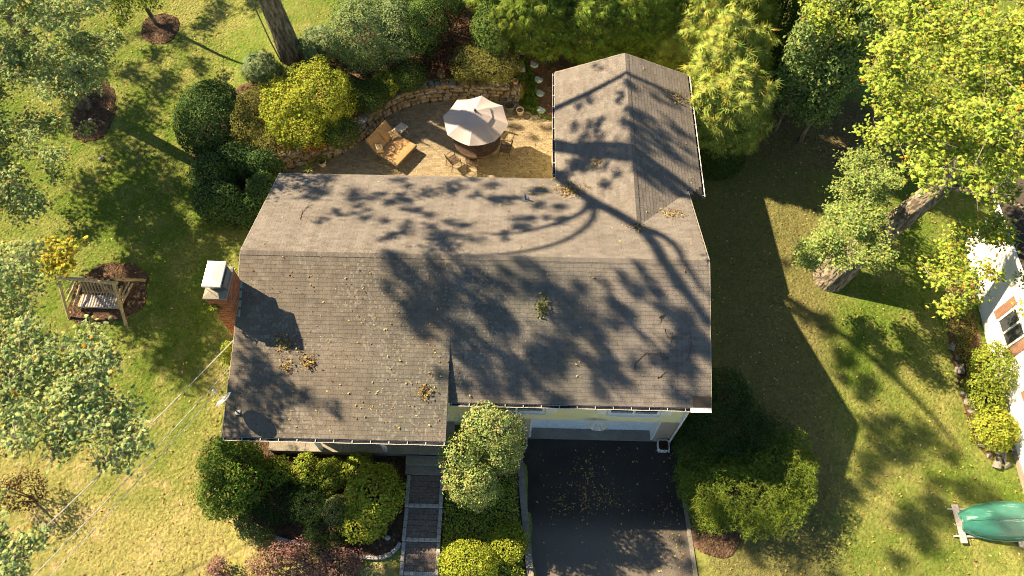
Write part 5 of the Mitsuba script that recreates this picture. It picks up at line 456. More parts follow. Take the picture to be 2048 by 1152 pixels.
# roofs: deck, underlay, single tabs
def deck(poly, zf, th=.14):
    P = np.array(poly, float); n = len(P); tz = np.array([zf(*p) for p in P]); V = np.vstack([np.c_[P, tz], np.c_[P, tz-th]])
    _, f = trimesh.creation.triangulate_polygon(Polygon(P), engine='earcut'); vv = _
    idx = [int(np.argmin(((P-v)**2).sum(1))) for v in vv]; F = [tuple(idx[i] for i in t) for t in f]
    m = [(a, b, c) for a, b, c in F] + [(a+n, c+n, b+n) for a, b, c in F]
    for i in range(n): j = (i+1) % n; m += [(i, j, j+n), (i, j+n, i+n)]
    m = trimesh.Trimesh(V, m, process=True); m.fix_normals(); return m
RF = part(H, 'roof', cat_([deck([(XM, 0), (XR, 0), (XR, -4.616), (XM, -4.616)], lambda x, y: zF(y)), deck([(XL, 0), (XM-.002, 0), (XM-.002, -2.82), (XL, -2.82)], lambda x, y: zF(y)),
    deck([(XL, -2.82), (XM-.002, -2.82), (XM-.002, -5.951), (XL, -5.951)], lambda x, y: zL(y)), deck([(XL, 0), (XR, 0), (XR, 4.2), (XR-.2, 4.62), (1.45, 4.762), (XL, 4.762)], lambda x, y: zB(y)),
    deck([(xwl, 4.6), (XW, 1.77), (XW, YW), (xwl, YW)], lambda x, y: zW(x)), deck([(XW, 1.77), (XR, 3.95), (xwr, 4.05), (xwr, YW), (XW, YW)], lambda x, y: zW(x))]), 'm_underlay')
tab = hull([(x, y, z) for x in (-.149, .149) for y, z in ((-.002, .003), (-.002, .0135), (.16, .005), (.16, .002))])   # y runs up the slope
TABS = []
def lay(a0, a1, n_rows, frame, ok=lambda o: True):
    """courses of tabs: frame(a, s) -> (origin, across, up, normal) with s the distance up from the eave"""
    for r in range(n_rows):
        off = .1525*(r % 2)
        a = a0 + off - .305
        while a < a1 + .305:
            lo, hi = max(a-.1525, a0), min(a+.1525, a1)
            if hi-lo > .04:
                o, ax, up, nn = frame((lo+hi)/2, r*.145 + rs.normal()*.0016)
                if ok(o): TABS.append(mat(np.array(ax)*(hi-lo-.0055)/.298, np.array(up), np.array(nn), np.array(o) + np.array(nn)*.001*rs.rand()))
            a += .305
def slope_frame(y0, z0, up):
    up = np.array(up, float); up /= np.linalg.norm(up); ax = (1, 0, 0) if up[1] > 0 else (-1, 0, 0); nn = np.cross(ax, up)
    return lambda a, s: (np.array([a, y0, z0]) + up*s, ax, up, nn)
lay(XM, XR, 34, slope_frame(-4.63, zF(-4.63), (0, 1, SF)))
lay(XL, XM-.004, 23, slope_frame(-5.965, zL(-5.965), (0, 1, .2467)))
lay(XL, XM, 21, slope_frame(-2.85, zF(-2.85), (0, 1, SF)), lambda o: o[1] < -.02)
lay(XL, XR, 35, slope_frame(4.775, zB(4.775), (0, -1, SB)), lambda o: not (o[0] > xwl-.1 and zW(o[0]) > o[2]+.10) and (o[0] < 6.3 or o[1] < 4.3))
def wing_frame(x0, sx):
    up = np.array([sx, 0, SW]); up /= np.linalg.norm(up); ax = (0, -sx, 0); nn = np.cross(ax, up)
    return lambda a, s: (np.array([x0, a, zW(x0)]) + up*s, ax, up, nn)
okw = lambda o: o[2] > zB(o[1])-.10 and (o[0] < XR or o[1] > 4.05)
lay(1.6, YW, 21, wing_frame(xwl-.012, 1), okw); lay(1.6, YW, 21, wing_frame(xwr+.012, -1), okw)
TABS = np.array(TABS)
dist = np.linalg.norm(TABS[:, :3, 3]-CAM, axis=1); order = np.argsort(dist)
tp = mikit.ply(tab, 'm_shingle')
for i in order[:300]: again(RF, 'shingle', tp, TABS[i])
part(RF, 'shingle_courses', inst(tab.vertices, tab.faces, TABS[order[300:]]), 'm_shingle', kind='stuff')
# ridge caps
cap = hull([(x, y, z) for x, k in ((-.004, .012), (.17, .006)) for y, z in ((-.15, -.0565+.012), (0, .004+.012), (.15, -.0565+.012))] + [(x, y, z) for x in (-.004, .17) for y, z in ((-.15, -.0565+.004), (.15, -.0565+.004))])
cp = mikit.ply(cap, 'm_shingle')
n = int((XR-XL)/.145)
for i in range(n): again(RF, 'ridge_cap', cp, mat((1, 0, .02), o=(XL+i*.145, .0, ZR+.008)))
for i in range(int((YW-1.9)/.145)): again(RF, 'ridge_cap', cp, mat((0, -1, .02), (1, 0, 0), (0, 0, 1), (XW, YW-i*.145, ZW+.008)))
# fascias, rakes, gutters
def gutter(p, q, out, label=None):
    p, q, o = np.array(p, float), np.array(q, float), np.array(out, float); L = np.linalg.norm(q-p); x = (q-p)/L
    prof = [(0, 0), (0, -.1), (.09, -.1), (.11, -.015), (.118, 0), (.106, 0), (.098, -.012), (.082, -.088), (.012, -.088), (.012, 0)]
    m = trimesh.creation.extrude_polygon(Polygon(prof), L, engine='earcut'); m.apply_transform(mat(o, (0, 0, 1), np.cross(o, (0, 0, 1)), p if np.cross(o, (0, 0, 1)) @ x > 0 else q)); m.fix_normals()
    g = part(H, 'gutter', m, 'm_gutter', label=label)
    part(g, 'leaf_litter', moved(box(0, L, -.034, .034, -.03, 0), mat(x, o, (0, 0, 1) if np.cross(x, o)[2] > 0 else (0, 0, -1), p + o*.048 + np.array([0, 0, -.055]))), 'm_black')
    hb = mikit.ply(box(-.012, .012, 0, .105, -.006, .004), 'm_gutter')
    for k in range(int(L/.6)+1): again(g, 'hanger', hb, mat(x, o, (0, 0, 1), p + x*min(.05+k*.6, L-.03) + np.array([0, 0, .006])))
gutter((XM+.05, -4.636, 5.165), (XR, -4.636, 5.165), (0, -1, 0)); gutter((XL, -5.972, 5.10), (XM, -5.972, 5.10), (0, -1, 0))
gutter((xwl-.02, 4.95, 5.12), (xwl-.02, YW, 5.12), (-1, 0, 0)); gutter((xwr+.02, 4.1, 5.12), (xwr+.02, YW, 5.12), (1, 0, 0))
part(H, 'gutter_guard', hull([(x, y, z) for x in (5.85, 6.545) for y, z in ((-4.64, 5.2), (-4.64, 5.212), (-4.79, 5.175), (-4.79, 5.187))]), 'm_white', label='white metal gutter cover at the right front corner')
def rake(p, q, w=.02, hh=.15): part(H, 'rake_board', beam(p, q, w, hh), 'm_trim')
rake((XR+.016, -4.62, zF(-4.62)-.075), (XR+.016, 0, ZR-.075)); rake((XR+.016, 0.002, ZR-.075), (XR+.016, 4.2, zB(4.2)-.075))
rake((XL-.016, -5.95, zL(-5.95)-.075), (XL-.016, -2.82, zL(-2.82)-.075)); rake((XL-.016, -2.815, zF(-2.82)-.075), (XL-.016, 0, ZR-.075)); rake((XL-.016, .003, ZR-.075), (XL-.016, 4.76, zB(4.76)-.075))
rake((xwl, YW+.016, zW(xwl)-.075), (XW, YW+.016, ZW-.075)); rake((XW+.003, YW+.016, ZW-.075), (xwr, YW+.016, zW(xwr)-.075))
dp = part(H, 'downspout', cat_([tube([(6.3, -4.7, 5.08), (6.3, -4.62, 4.95), (6.12, -4.27, 4.75), (6.12, -4.25, .25), (6.12, -4.33, .12), (6.12, -4.62, .06)], .042, 8)]), 'm_white', 40)
part(H, 'patch_shingle', hull([(x, y, zF(y)+d) for x in (5.92, 6.53) for y in (-4.6, -4.28) for d in (.018, .026)]), 'm_underlay', label='dark replaced shingles at the right front corner of the roof')
v = part(RF, 'vent_pipe', lathe([(.0, .32), (.04, .32), (.045, .0), (.045, -.1)], 14), 'm_steel', 40, to_world=T().translate([.23, 3.36, zB(3.36)])); part(RF, 'vent_flashing', moved(box(-.13, .13, -.16, .16, .022, .03), mat((1, 0, 0), (0, .931, -.364), (0, .364, .931), (.23, 3.36, zB(3.36)))), 'm_steel')
FL = part(H, 'floodlight', cat_([lathe([(0, .0), (.06, .0), (.06, .05), (0, .05)], 16)]), 'm_white', 30, to_world=T(mat((1, 0, 0), (0, 0, 1), (0, -1, 0), (3.05, -4.18, 2.62))))
for a in (-.75, 0, .75):
    d = np.array([math.sin(a)*1.0, -.75, -.3]); d /= np.linalg.norm(d); o = np.array([3.05+math.sin(a)*.05, -4.25, 2.62]); xx = np.cross(d, (0, 0, 1)); xx /= np.linalg.norm(xx)
    part(FL, 'lamp_shade', lathe([(.035, 0), (.042, .14), (.08, .24), (.145, .37), (.136, .37), (.07, .24), (0, .14)], 18), 'm_white', 35, to_world=T(mat(xx, np.cross(d, xx), d, o)))
# porch
PO = part(H, 'porch_floor', box(-9.2, -2.3, -5.22, -3.951, .5, 1.195), 'm_concrete')
for a, b in ((-9.25, -7.86), (-7.85, -6.44), (-6.43, -4.9), (-4.89, -3.6), (-3.59, -2.3)): part(PO, 'slab', box(a, b, -5.26, -3.955, 1.197, 1.25, .008), 'm_concrete')
for x in (-7.25, -4.82): part(H, 'porch_post', box(x-.07, x+.07, -5.2, -5.06, 1.251, 5.05, .01), 'm_white')
for k, (y0, y1, zz) in enumerate(((-5.26, -5.62, 1.09), (-5.60, -5.96, .97))): part(H, 'porch_step', box(-4.05, -2.45, y1, y0+.03 if k else y0-.003, .45, zz, .012), 'm_concrete')
# chimney
CH = part(H, 'chimney', cat_([box(-10.1, -9.44, -2.12, -.98, 5.4, 7.44), box(-10.1, -9.215, -2.12, -.98, .6, 5.399)]), 'm_mortar')
M = []; rows = int((7.42-3.0)/.0765)
for r in range(rows):
    zz = 3.0 + r*.0765 + .033
    for face in range(4):
        xr_ = -9.44 if zz > 5.42 else -9.215; L, x0, y0 = ((xr_+10.1, -10.1, -2.12), (1.14, xr_, -2.12), (xr_+10.1, xr_, -.98), (1.14, -10.1, -.98))[face]
        ang = (0, math.pi/2, math.pi, -math.pi/2)[face]; s = -.105*(r % 2)
        while s < L-.01:
            a, b = max(s, 0), min(s+.2, L)
            if b-a > .03: M.append(mat(o=(x0, y0, zz)) @ rotz(ang) @ mat(o=((a+b)/2, .0, 0)) @ np.diag([(b-a), 1, 1, 1]))
            s += .21
bk = box(-.5, .5, -.012-.004, .02, -.032, .032)
part(CH, 'brick', inst(bk.vertices, bk.faces, M), 'm_brick', kind='stuff')
part(CH, 'crown', hull([(x, y, 7.44) for x in (-10.15, -9.39) for y in (-2.17, -.94)] + [(x, y, 7.52) for x in (-10.15, -9.39) for y in (-2.17, -.94)] + [(x, y, 7.58) for x in (-10.0, -9.52) for y in (-1.95, -1.15)]), 'm_concrete', label='pale concrete chimney crown')
part(CH, 'flue', box(-9.93, -9.42, -1.86, -1.14, 7.5, 7.86, .01), 'm_steel')
cx0, cx1, cy0, cy1 = -10.06, -9.46, -1.98, -1.03
cm = hull([(x, y, z) for x in (cx0, cx1) for y in (cy0, cy1) for z in (7.97, 8.0)] + [(-9.76, -1.72, 8.1), (-9.76, -1.29, 8.1)])
K = part(CH, 'cap', cm, 'm_capmetal', label='white metal chimney cap with a hipped lid')
part(K, 'skirt', cat_([box(cx0+.01, cx1-.01, cy0+.004, cy0+.012, 7.92, 7.969), box(cx1-.018, cx1-.01, cy0+.013, cy1-.013, 7.92, 7.969), box(cx0+.01, cx0+.018, cy0+.013, cy1-.013, 7.92, 7.969), box(cx0+.01, cx1-.01, cy1-.012, cy1-.004, 7.92, 7.969)]), 'm_capmetal')
for x in (cx0+.03, cx1-.03):
    for y in (cy0+.03, cy1-.03): part(K, 'bracket', beam((x, y, 7.95), (-9.76+(x+9.76)*.85, -1.5+(y+1.5)*.85, 7.5), .025, .012), 'm_steel')
for i in range(4): part(CH, 'flashing', moved(box(-.045, .045, -.10, .11, 0, .012), mat((1, 0, .1), (0, 1, SF), o=(-9.395, -1.13-i*.3, zF(-1.13-i*.3)+.03+.004*(i % 2)))), 'm_copper', label='green copper flashing')
# ------------------------------------------------------------------ things on and round the house
D = thing('satellite_dish', 'small grey satellite dish on the left edge of the porch roof', 'satellite dish')
dn = np.array([-.62, .45, .65]); dn /= np.linalg.norm(dn); dc = np.array([-9.28, -5.1, 6.12]); dx = np.cross((0, 0, 1), dn); dx /= np.linalg.norm(dx); DM = mat(dx, np.cross(dn, dx), dn, dc)
part(D, 'reflector', lathe([(0, 0), (.1, .004), (.2, .018), (.3, .042), (.36, .062), (.35, .065), (.2, .028), (.1, .014), (0, .01)], 32), 'm_dish', 30, to_world=T(DM @ np.diag([.86, 1, 1, 1])))
part(D, 'arm', tube([dc+DM[:3, 1]*-.28, dc+DM[:3, 1]*-.2+dn*.2, dc+dn*.42-DM[:3, 1]*.04], .014, 6), 'm_white')
part(D, 'receiver', tube([dc+dn*.38-DM[:3, 1]*.04, dc+dn*.5-DM[:3, 1]*.05], [.035, .045], 10), 'm_white', 30)
part(D, 'mast', cat_([tube([dc-dn*.02, dc-dn*.12+[0, 0, -.1], (-9.08, -5.22, 5.36)], .022, 8), box(-9.17, -8.99, -5.31, -5.13, 5.335, 5.365, .005)]), 'm_steel')
def wire(name, a, b, sag, r, lab):
    t = np.linspace(0, 1, 60)[:, None]; P = np.array(a)*(1-t)+np.array(b)*t; P[:, 2] -= sag*4*(t*(1-t))[:, 0]
    return single(name, tube(P, r, 5), 'm_wire', lab, 'cable')
wire('service_cable', (-9.62, -2.25, 5.2), (-19.5, -18.5, 8.2), .5, .017, 'pale overhead cable from the chimney foot to the lower left, topmost of the three')
wire('telephone_cable', (-9.6, -3.15, 5.0), (-19.0, -19.2, 7.6), .5, .012, 'thin overhead cable from the left roof edge, middle one of the three')
wire('telephone_cable', (-9.6, -3.45, 4.9), (-18.6, -19.4, 7.4), .55, .012, 'thin overhead cable from the left roof edge, lowest of the three')
# parasol
U = thing('patio_parasol', 'large off-white octagonal parasol shading the patio table', 'parasol')
uc = np.array([-2.0, 9.05, 0]); a0 = math.radians(172); RU = 1.47
rim = [uc + [RU*math.cos(a0+k*math.pi/4), RU*math.sin(a0+k*math.pi/4), 3.68] for k in range(8)]; apex = uc + [0, 0, 4.22]
for k in range(8):
    p, q = rim[k], rim[(k+1) % 8]; n = 8; V, F = [], []
    for i in range(n+1):
        u = .40 + .60*i/n
        for j in range(n+1):
            w_ = j/n; r = p*(1-w_)+q*w_; V.append(apex*(1-u)+r*u + np.array([0, 0, -.055*math.sin(math.pi*w_)*u*(1+.6*u) + .10*u*(1-u)]))
    for i in range(n):
        for j in range(n): s = i*(n+1)+j; F.append((s, s+n+1, s+n+2, s+1))
    part(U, 'canopy_panel', (np.array(V), np.array(F)), 'm_canopy', True)
    V, F = [], []
    for i in range(n+1):
        u = .02 + .50*i/n
        for j in range(n+1):
            w_ = j/n; r = p*(1-w_)+q*w_; V.append(apex*(1-u)+r*u + np.array([0, 0, .055 -.05*math.sin(math.pi*w_)*u + .10*u*(1-u)]))
    for i in range(n):
        for j in range(n): s = i*(n+1)+j; F.append((s, s+n+1, s+n+2, s+1))
    part(U, 'vent_panel', (np.array(V), np.array(F)), 'm_canopy', True)
    part(U, 'rib', tube([apex*(1-t)+p*t+np.array([0, 0, -.02+.10*t*(1-t)]) for t in (.03, .3, .6, 1)], .009, 5), 'm_bronze')
part(U, 'pole', tube([uc+[0, 0, 1.65], uc+[0, 0, 4.24]], .021, 12), 'm_bronze', 40)
part(U, 'finial', moved(lathe([(0, .17), (.02, .15), (.03, .12), (.018, .09), (.05, .06), (.07, .03), (.04, .0)], 14), mat(o=apex+[0, 0, .05])), 'm_bronze', 40)
part(U, 'base', moved(lathe([(0, .1), (.06, .1), (.24, .05), (.26, 0), (0, 0)], 24), mat(o=uc+[0, 0, 1.6])), 'm_bronze', 30)
TB = thing('patio_table', 'round dark metal lattice table under the parasol', 'table')
tc = np.array([-1.98, 9.1, 2.33]); R = 1.06
part(TB, 'rim', moved(lathe([(R-.1, .012), (R, .012), (R+.012, -.01), (R, -.035), (R-.1, -.03), (R-.1, .012)], 64), mat(o=tc)), 'm_bronze', 30)
part(TB, 'hub', moved(lathe([(.05, .01), (.2, .01), (.2, -.015), (.05, -.015), (.05, .01)], 32), mat(o=tc)), 'm_bronze', 30)
bars = []
for k in range(-14, 15):
    c = k*.07
    if abs(c) < R-.06:
        l = math.sqrt((R-.05)**2-c*c)
        for a in (math.pi/4, -math.pi/4): bars.append(moved(box(-l, l, c-.02, c+.02, -.014, .002 + (.0015 if a > 0 else 0)), mat(o=tc) @ rotz(a)))
part(TB, 'lattice', cat_(bars), 'm_bronze')
for k in range(4):
    a = math.pi/4+k*math.pi/2; ca = np.array([math.cos(a), math.sin(a), 0])
    part(TB, 'leg', tube([tc+ca*.62+[0, 0, -.03], tc+ca*.5+[0, 0, -.35], tc+ca*.72+[0, 0, -.73]], [.022, .018, .022], 8), 'm_bronze', 40)
def chair(x, y, face, lab):
    t = thing('patio_chair', lab, 'chair', None); M = mat(o=(x, y, 1.6)) @ rotz(face); g = lambda P: [tuple((M @ np.r_[p, 1])[:3]) for p in P]
    part(t, 'seat', moved(cat_([box(-.23, .23, -.24, .24, .425, .44)] if 0 else [tube([(-.23, -.23, .43), (.23, -.24, .43), (.23, .24, .43), (-.23, .23, .43), (-.23, -.23, .43)], .014, 6)] + [box(-.22, .22, c-.016, c+.016, .424, .436) for c in np.linspace(-.19, .19, 7)] + [box(c-.016, c+.016, -.22, .22, .43, .4385) for c in np.linspace(-.17, .17, 6)]), M), 'm_bronze')
    for s in (-1, 1):
        part(t, 'leg', tube(g([(.22, .235*s, .43), (.25, .25*s, .2), (.24, .25*s, 0)]), [.016, .014, .014], 6), 'm_bronze', 40)
        part(t, 'leg', tube(g([(-.22, .23*s, .43), (-.25, .235*s, .2), (-.31, .24*s, 0)]), [.016, .014, .014], 6), 'm_bronze', 40)
        part(t, 'armrest', tube(g([(-.27, .24*s, .66), (-.05, .285*s, .665), (.17, .28*s, .65), (.23, .26*s, .56), (.2, .24*s, .43)]), .015, 6), 'm_bronze', 40)
    back = [(-.23, -.23, .43), (-.28, -.24, .66), (-.32, -.22, .82), (-.345, -.12, .90), (-.35, 0, .92), (-.345, .12, .90), (-.32, .22, .82), (-.28, .24, .66), (-.23, .23, .43)]
    part(t, 'back_frame', tube(g(back), .016, 6), 'm_bronze', 40)
    bl = [tube(g([(-.265, -.23, .6), (-.29, 0, .68), (-.325, .2, .84)]), .009, 5), tube(g([(-.265, .23, .6), (-.29, 0, .68), (-.325, -.2, .84)]), .009, 5), tube(g([(-.25, 0, .44), (-.35, 0, .91)]), .009, 5), tube(g([(-.25, -.23, .53), (-.25, .23, .53)]), .009, 5)]
    bl += [tube(g([(-.245, .1*s, .44), (-.28, .16*s, .62), (-.335, .1*s, .87)]), .008, 5) for s in (-1, 1)] + [tube(g([(-.30, .09*math.cos(a), .72+.09*math.sin(a)) for a in np.linspace(0, 6.29, 13)]), .008, 5)]
    part(t, 'back_lattice', cat_(bl), 'm_bronze')
chair(-3.02, 8.15, math.radians(38), 'bronze metal patio chair at the table, nearest the lounger')
chair(-2.17, 7.98, math.radians(96), 'bronze metal patio chair at the table, nearest the house roof')
chair(-.70, 8.86, math.radians(172), 'bronze metal patio chair at the table, nearest the house wing')
chair(-1.35, 10.28, math.radians(-115), 'bronze metal patio chair behind the parasol, nearest the flower pots')
# double lounger
B = thing('double_lounger', 'wide tan double lounger with its back raised, beside the stone wall', 'lounger')
M = mat(o=(-6.15, 9.0, 1.6)) @ rotz(math.atan2(-.54, .84)); g = lambda P: [tuple((M @ np.r_[p, 1])[:3]) for p in P]
def pad(lx, ly, lz, M2, rr=.05, nx=10):
    m = trimesh.creation.box((lx, ly, lz)); m = m.subdivide().subdivide().subdivide(); V = np.array(m.vertices); u = np.abs(V)/(np.array([lx, ly, lz])/2)
    V[:, 2] *= 1 - .5*np.maximum(u[:, 0]**8, u[:, 1]**8); V[:, 2] += .012*(meshkit.fbm(V*5+M2[:3, 3], 3)-.5); V[:, 0] *= 1-.02*u[:, 2]**4; V[:, 1] *= 1-.02*u[:, 2]**4
    return moved(trimesh.Trimesh(V, m.faces, process=False), M2)
part(B, 'seat_cushion', pad(1.16, 1.42, .13, M @ mat(o=(.59, 0, .40))), 'm_cushion', 50)
bt_ = math.radians(47); bx = np.array([-math.cos(bt_), 0, math.sin(bt_)])
for s in (-1, 1): part(B, 'back_cushion', pad(.80, .695, .12, M @ mat(bx, (0, 1, 0) , np.cross(bx, (0, 1, 0)), np.array([-.01, .358*s, .44])+bx*.40)), 'm_cushion', 50)
part(B, 'frame', cat_([tube(g([(0, .72*s, .33), (1.16, .72*s, .33)]), .022, 8) for s in (-1, 1)] + [tube(g([(x, -.72, .33), (x, .72, .33)]), .022, 8) for x in (0, 1.17)] + [tube(g([(0, .70*s, .33), tuple(np.array([0, .70*s, .33])+bx*.82)]), .02, 8) for s in (-1, 1)] + [tube(g([tuple(np.array([0, y, .33])+bx*.82) for y in (-.7, .7)]), .02, 8), tube(g([tuple(np.array([-.1, y, .38])+bx*.5) for y in (-.7, .7)]), .018, 8)]), 'm_steel', 40)
for x, y in ((.1, -.7), (.1, .7), (1.1, -.7), (1.1, .7)): part(B, 'leg', tube(g([(x, y, .33), (x, y, 0)]), .024, 8), 'm_steel', 40)
def pillow(p, ax, az, lab):
    m = trimesh.creation.box((.42, .42, .13)); m = m.subdivide().subdivide().subdivide(); V = np.array(m.vertices); u, v_ = np.abs(V[:, 0])/.21, np.abs(V[:, 1])/.21
    V[:, 2] *= (1-u**3)*.85*(1-v_**3)+.15; k = 1-.10*(1-v_**2)*u**2; k2 = 1-.10*(1-u**2)*v_**2; V[:, 0] *= k; V[:, 1] *= k2
    ax, az = np.array(ax, float), np.array(az, float); az /= np.linalg.norm(az); ax -= az*(ax@az); ax /= np.linalg.norm(ax)
    single('throw_pillow', trimesh.Trimesh(V, m.faces, process=False), 'm_pillow', lab, 'pillow', 60, to_world=T(M @ mat(ax, np.cross(az, ax), az, p)))
pillow((.05, .50, .66), (.35, .85, .1), (.72, -.18, .62), 'cream and brown throw pillow on the lounger, nearest the little side table')
pillow((.04, -.53, .66), (.5, .75, -.2), (.70, .22, .62), 'cream and brown throw pillow on the lounger, nearest the house roof')
ST = thing('side_table', 'small grey slatted folding side table beside the lounger', 'table'); M2 = mat(o=(-5.56, 9.9, 1.6)) @ rotz(math.radians(53))
for k in range(7): part(ST, 'slat', moved(box(-.225, .225, -.21+k*.062, -.21+k*.062+.05, .52, .538, .003), M2), 'm_grey_wood')
part(ST, 'frame', moved(cat_([box(-.24, -.226, -.23, .25, .505, .535), box(.226, .24, -.23, .25, .505, .535)] + [box(x-.012, x+.012, -.22, .24, .50, .5195) for x in (-.08, .08)]), M2), 'm_grey_wood')
for s in (-1, 1):
    part(ST, 'leg', moved(beam((s*.2, -.2, 0), (s*.2, .2, .5), .03, .015), M2), 'm_grey_wood'); part(ST, 'leg', moved(beam((s*.18, .2, 0), (s*.18, -.2, .5), .03, .015), M2), 'm_grey_wood')
# pots, discs, stump, lantern
def pot(x, y, z, r, hh, m, lab, soil=True, plant=None):
    t = thing('flower_pot', lab, 'flower pot')
    part(t, 'pot', moved(lathe([(0, 0), (r*.68, 0), (r*.92, hh*.86), (r, hh*.86), (r, hh), (r*.86, hh), (r*.8, hh*.8), (0, hh*.8)], 28), mat(o=(x, y, z))), m, 35)
    if soil: part(t, 'soil', moved(lathe([(0, hh*.84), (r*.85, hh*.83)], 20), mat(o=(x, y, z))), 'm_mulch')
    return t
pot(-.55, 11.6, 1.6, .29, .38, 'm_dark_pot', 'big dark flower pot holding only soil, by the walls right end')
pot(-.05, 11.36, 1.6, .19, .30, 'm_beige_pot', 'beige flower pot beside the big dark one')
pot(-.3, 12.42, 2.55, .14, .2, 'm_terracotta', 'little terracotta pot on top of the right end of the stone wall', False)
def grass_plant(t, x, y, z, n, l, rng):
    tv, tf = fan([(0, -.03), (.5, -.04), (1, 0), (.5, .04), (0, .03)], (.3, 0), .02); Ms = []
    for i in range(n):
        a, e = rng.rand()*6.28, .25+rng.rand()*.9; d = np.array([math.cos(a)*math.cos(e), math.sin(a)*math.cos(e), math.sin(e)]); nn = np.array([-math.cos(a)*math.sin(e), -math.sin(a)*math.sin(e), math.cos(e)])
        s = l*(.6+.5*rng.rand()); Ms.append(mat(d*s, np.cross(nn, d)*s, nn*s, (x, y, z)))
    m = inst(tv, tf, Ms); part(t, 'leaves', m, 'm_leaf', color=np.repeat(tint((.17, .22, .05), n, rng), len(tv), 0))
rg = np.random.RandomState(3)
t = pot(-9.05, 8.02, 1.6, .2, .3, 'm_beige_pot', 'beige pot with a spiky light green plant against the stone wall'); grass_plant(t, -9.05, 8.02, 1.88, 46, .5, rg)
t = pot(-9.55, 7.6, 1.6, .18, .24, 'm_dark_pot', 'dark low pot with a spiky green plant, just left of the beige potted one'); grass_plant(t, -9.55, 7.6, 1.84, 38, .45, rg)
for x, y, lab in ((.01, 14.46, 'first from the top'), (.6, 13.8, 'second from the top'), (.82, 13.07, 'third from the top'), (.92, 12.42, 'fourth from the top'), (.97, 11.63, 'nearest the patio')):
    z = float(hgt(x, y)); single('stepping_stone', moved(lathe([(0, .05), (.15, .05), (.205, .042), (.215, .02), (.21, -.06), (0, -.06)], 28), mat(o=(x, y, z+.02))), 'm_paver_disc', f'round pale blue-green stepping stone by the wing, {lab} of the five', 'stepping stone', 30, 'stepping stones by the house wing')
t = thing('tree_stump', 'short sawn log stump standing on the soil above the stone wall', 'stump'); part(t, 'log', moved(lathe([(.2, 0), (.19, .2), (.18, .36), (.17, .37)], 18), mat(o=(-3.87, 12.84, 2.45))), 'm_bark', 40); part(t, 'cut_face', moved(lathe([(0, .372), (.172, .37)], 18), mat(o=(-3.87, 12.84, 2.45))), 'm_endgrain')
t = thing('garden_lantern', 'small grey square lantern among the ground cover at the end of the stone wall', 'lantern'); M2 = mat(o=(-.02, 13.0, 2.4)) @ rotz(.1)
part(t, 'post', moved(box(-.05, .05, -.05, .05, 0, .5), M2), 'm_steel'); part(t, 'roof', moved(hull([(x, y, z) for x in (-.16, .16) for y in (-.18, .18) for z in (.5, .53)] + [(0, 0, .6)]), M2), 'm_granite')
for x, y, lab in ((-20.39, 10.29, 'small pale stone on the dark mulch under the upper left oak'), (-19.29, 8.08, 'small pale stone lying alone on the grass at the upper left'), (-4.51, -8.2, 'small pale stone on the mulch inside the granite edging')):
    m = trimesh.creation.icosphere(2, .11); m.vertices *= 1+.25*(meshkit.fbm(np.array(m.vertices)*9+x, 2)[:, None]-.5); m.vertices *= [1, .85, .7]; single('pale_stone', moved(m, mat(o=(x, y, float(hgt(x, y))+.08))), 'm_granite', lab, 'stone', True)
# planters at the garage
for x, y, lab in ((.30, -4.45, 'square white planter on the driveway, half hidden by the speckled camellia'), (5.86, -4.42, 'square white planter on the driveway at the right garage pier')):
    t = thing('square_planter', lab, 'planter'); o = [(x, y)]
    def rg_(s, z): c = s*.72; return [(x+a*s, y+b*c, z) for a in (-1, 1) for b in (-1, 1)] + [(x+a*c, y+b*s, z) for a in (-1, 1) for b in (-1, 1)]
    import manifold3d
    o = hull(rg_(.19, .002) + rg_(.23, .36) + rg_(.23, .40)); inn = hull(rg_(.19, .30) + rg_(.195, .5))
    mf = lambda m: manifold3d.Manifold(manifold3d.Mesh(np.asarray(m.vertices, np.float32), np.asarray(m.faces, np.uint32)))
    part(t, 'box', mf(o) - mf(inn), 'm_white'); part(t, 'soil', hull(rg_(.188, .301) + rg_(.185, .35)), 'm_mulch')
    rr = np.random.RandomState(int(x*10)); n = 120; P = np.c_[x+rr.uniform(-.15, .15, n), y+rr.uniform(-.15, .15, n), .36+rr.rand(n)*.1]; m, c = leaves(P, rr.normal(size=(n, 3))+[0, 0, 1], .06, 'oval', tint((.09, .075, .03), n, rr), rr); part(t, 'plant', m, 'm_leaf', color=c)
# garden swing
SWG = thing('garden_swing', 'rustic log garden swing with a slatted bench hanging from an A-frame', 'swing'); gz = 1.05
def log(p, q, r=.055, name='log', rr=None):
    p, q = np.array(p, float), np.array(q, float); t = np.linspace(0, 1, 6)[:, None]; P = p*(1-t)+q*t; P[1:-1] += rs.normal(size=(4, 3))*.008
    part(SWG, name, tube(P, r*(1+.06*rs.normal(size=6)), 9), 'm_log', 40)
log((-18.35, 1.02, 3.0), (-15.85, .82, 3.0), .07, 'top_beam')
for x, fr, bk_ in ((-18.2, (-18.5, .02), (-18.35, 2.0)), (-16.05, (-16.05, -.2), (-15.72, 2.05))):
    log((x, .86, 2.98), (*fr, gz), .06, 'leg'); log((x+.02, 1.0, 2.98), (*bk_, gz), .06, 'leg'); log((fr[0]*.45+x*.55, .52, 1.9), (bk_[0]*.45+x*.55, 1.44, 1.9), .045, 'cross_brace')
log((-16.12, .62, 2.35), (-16.75, .92, 2.95), .04, 'knee_brace'); log((-18.18, .68, 2.35), (-17.6, .95, 2.95), .04, 'knee_brace'); log((-15.98, 1.55, 2.0), (-15.98, .55, 2.2), .035, 'knee_brace')
for k in range(14): x = -18.0+k*.117; part(SWG, 'seat_slat', tube([(x, .50+.012*k*0-.0, 1.45), (x-.02, .8, 1.42), (x-.03, 1.08, 1.43)], [.05, .052, .05], 8), 'm_grey_wood', 40)
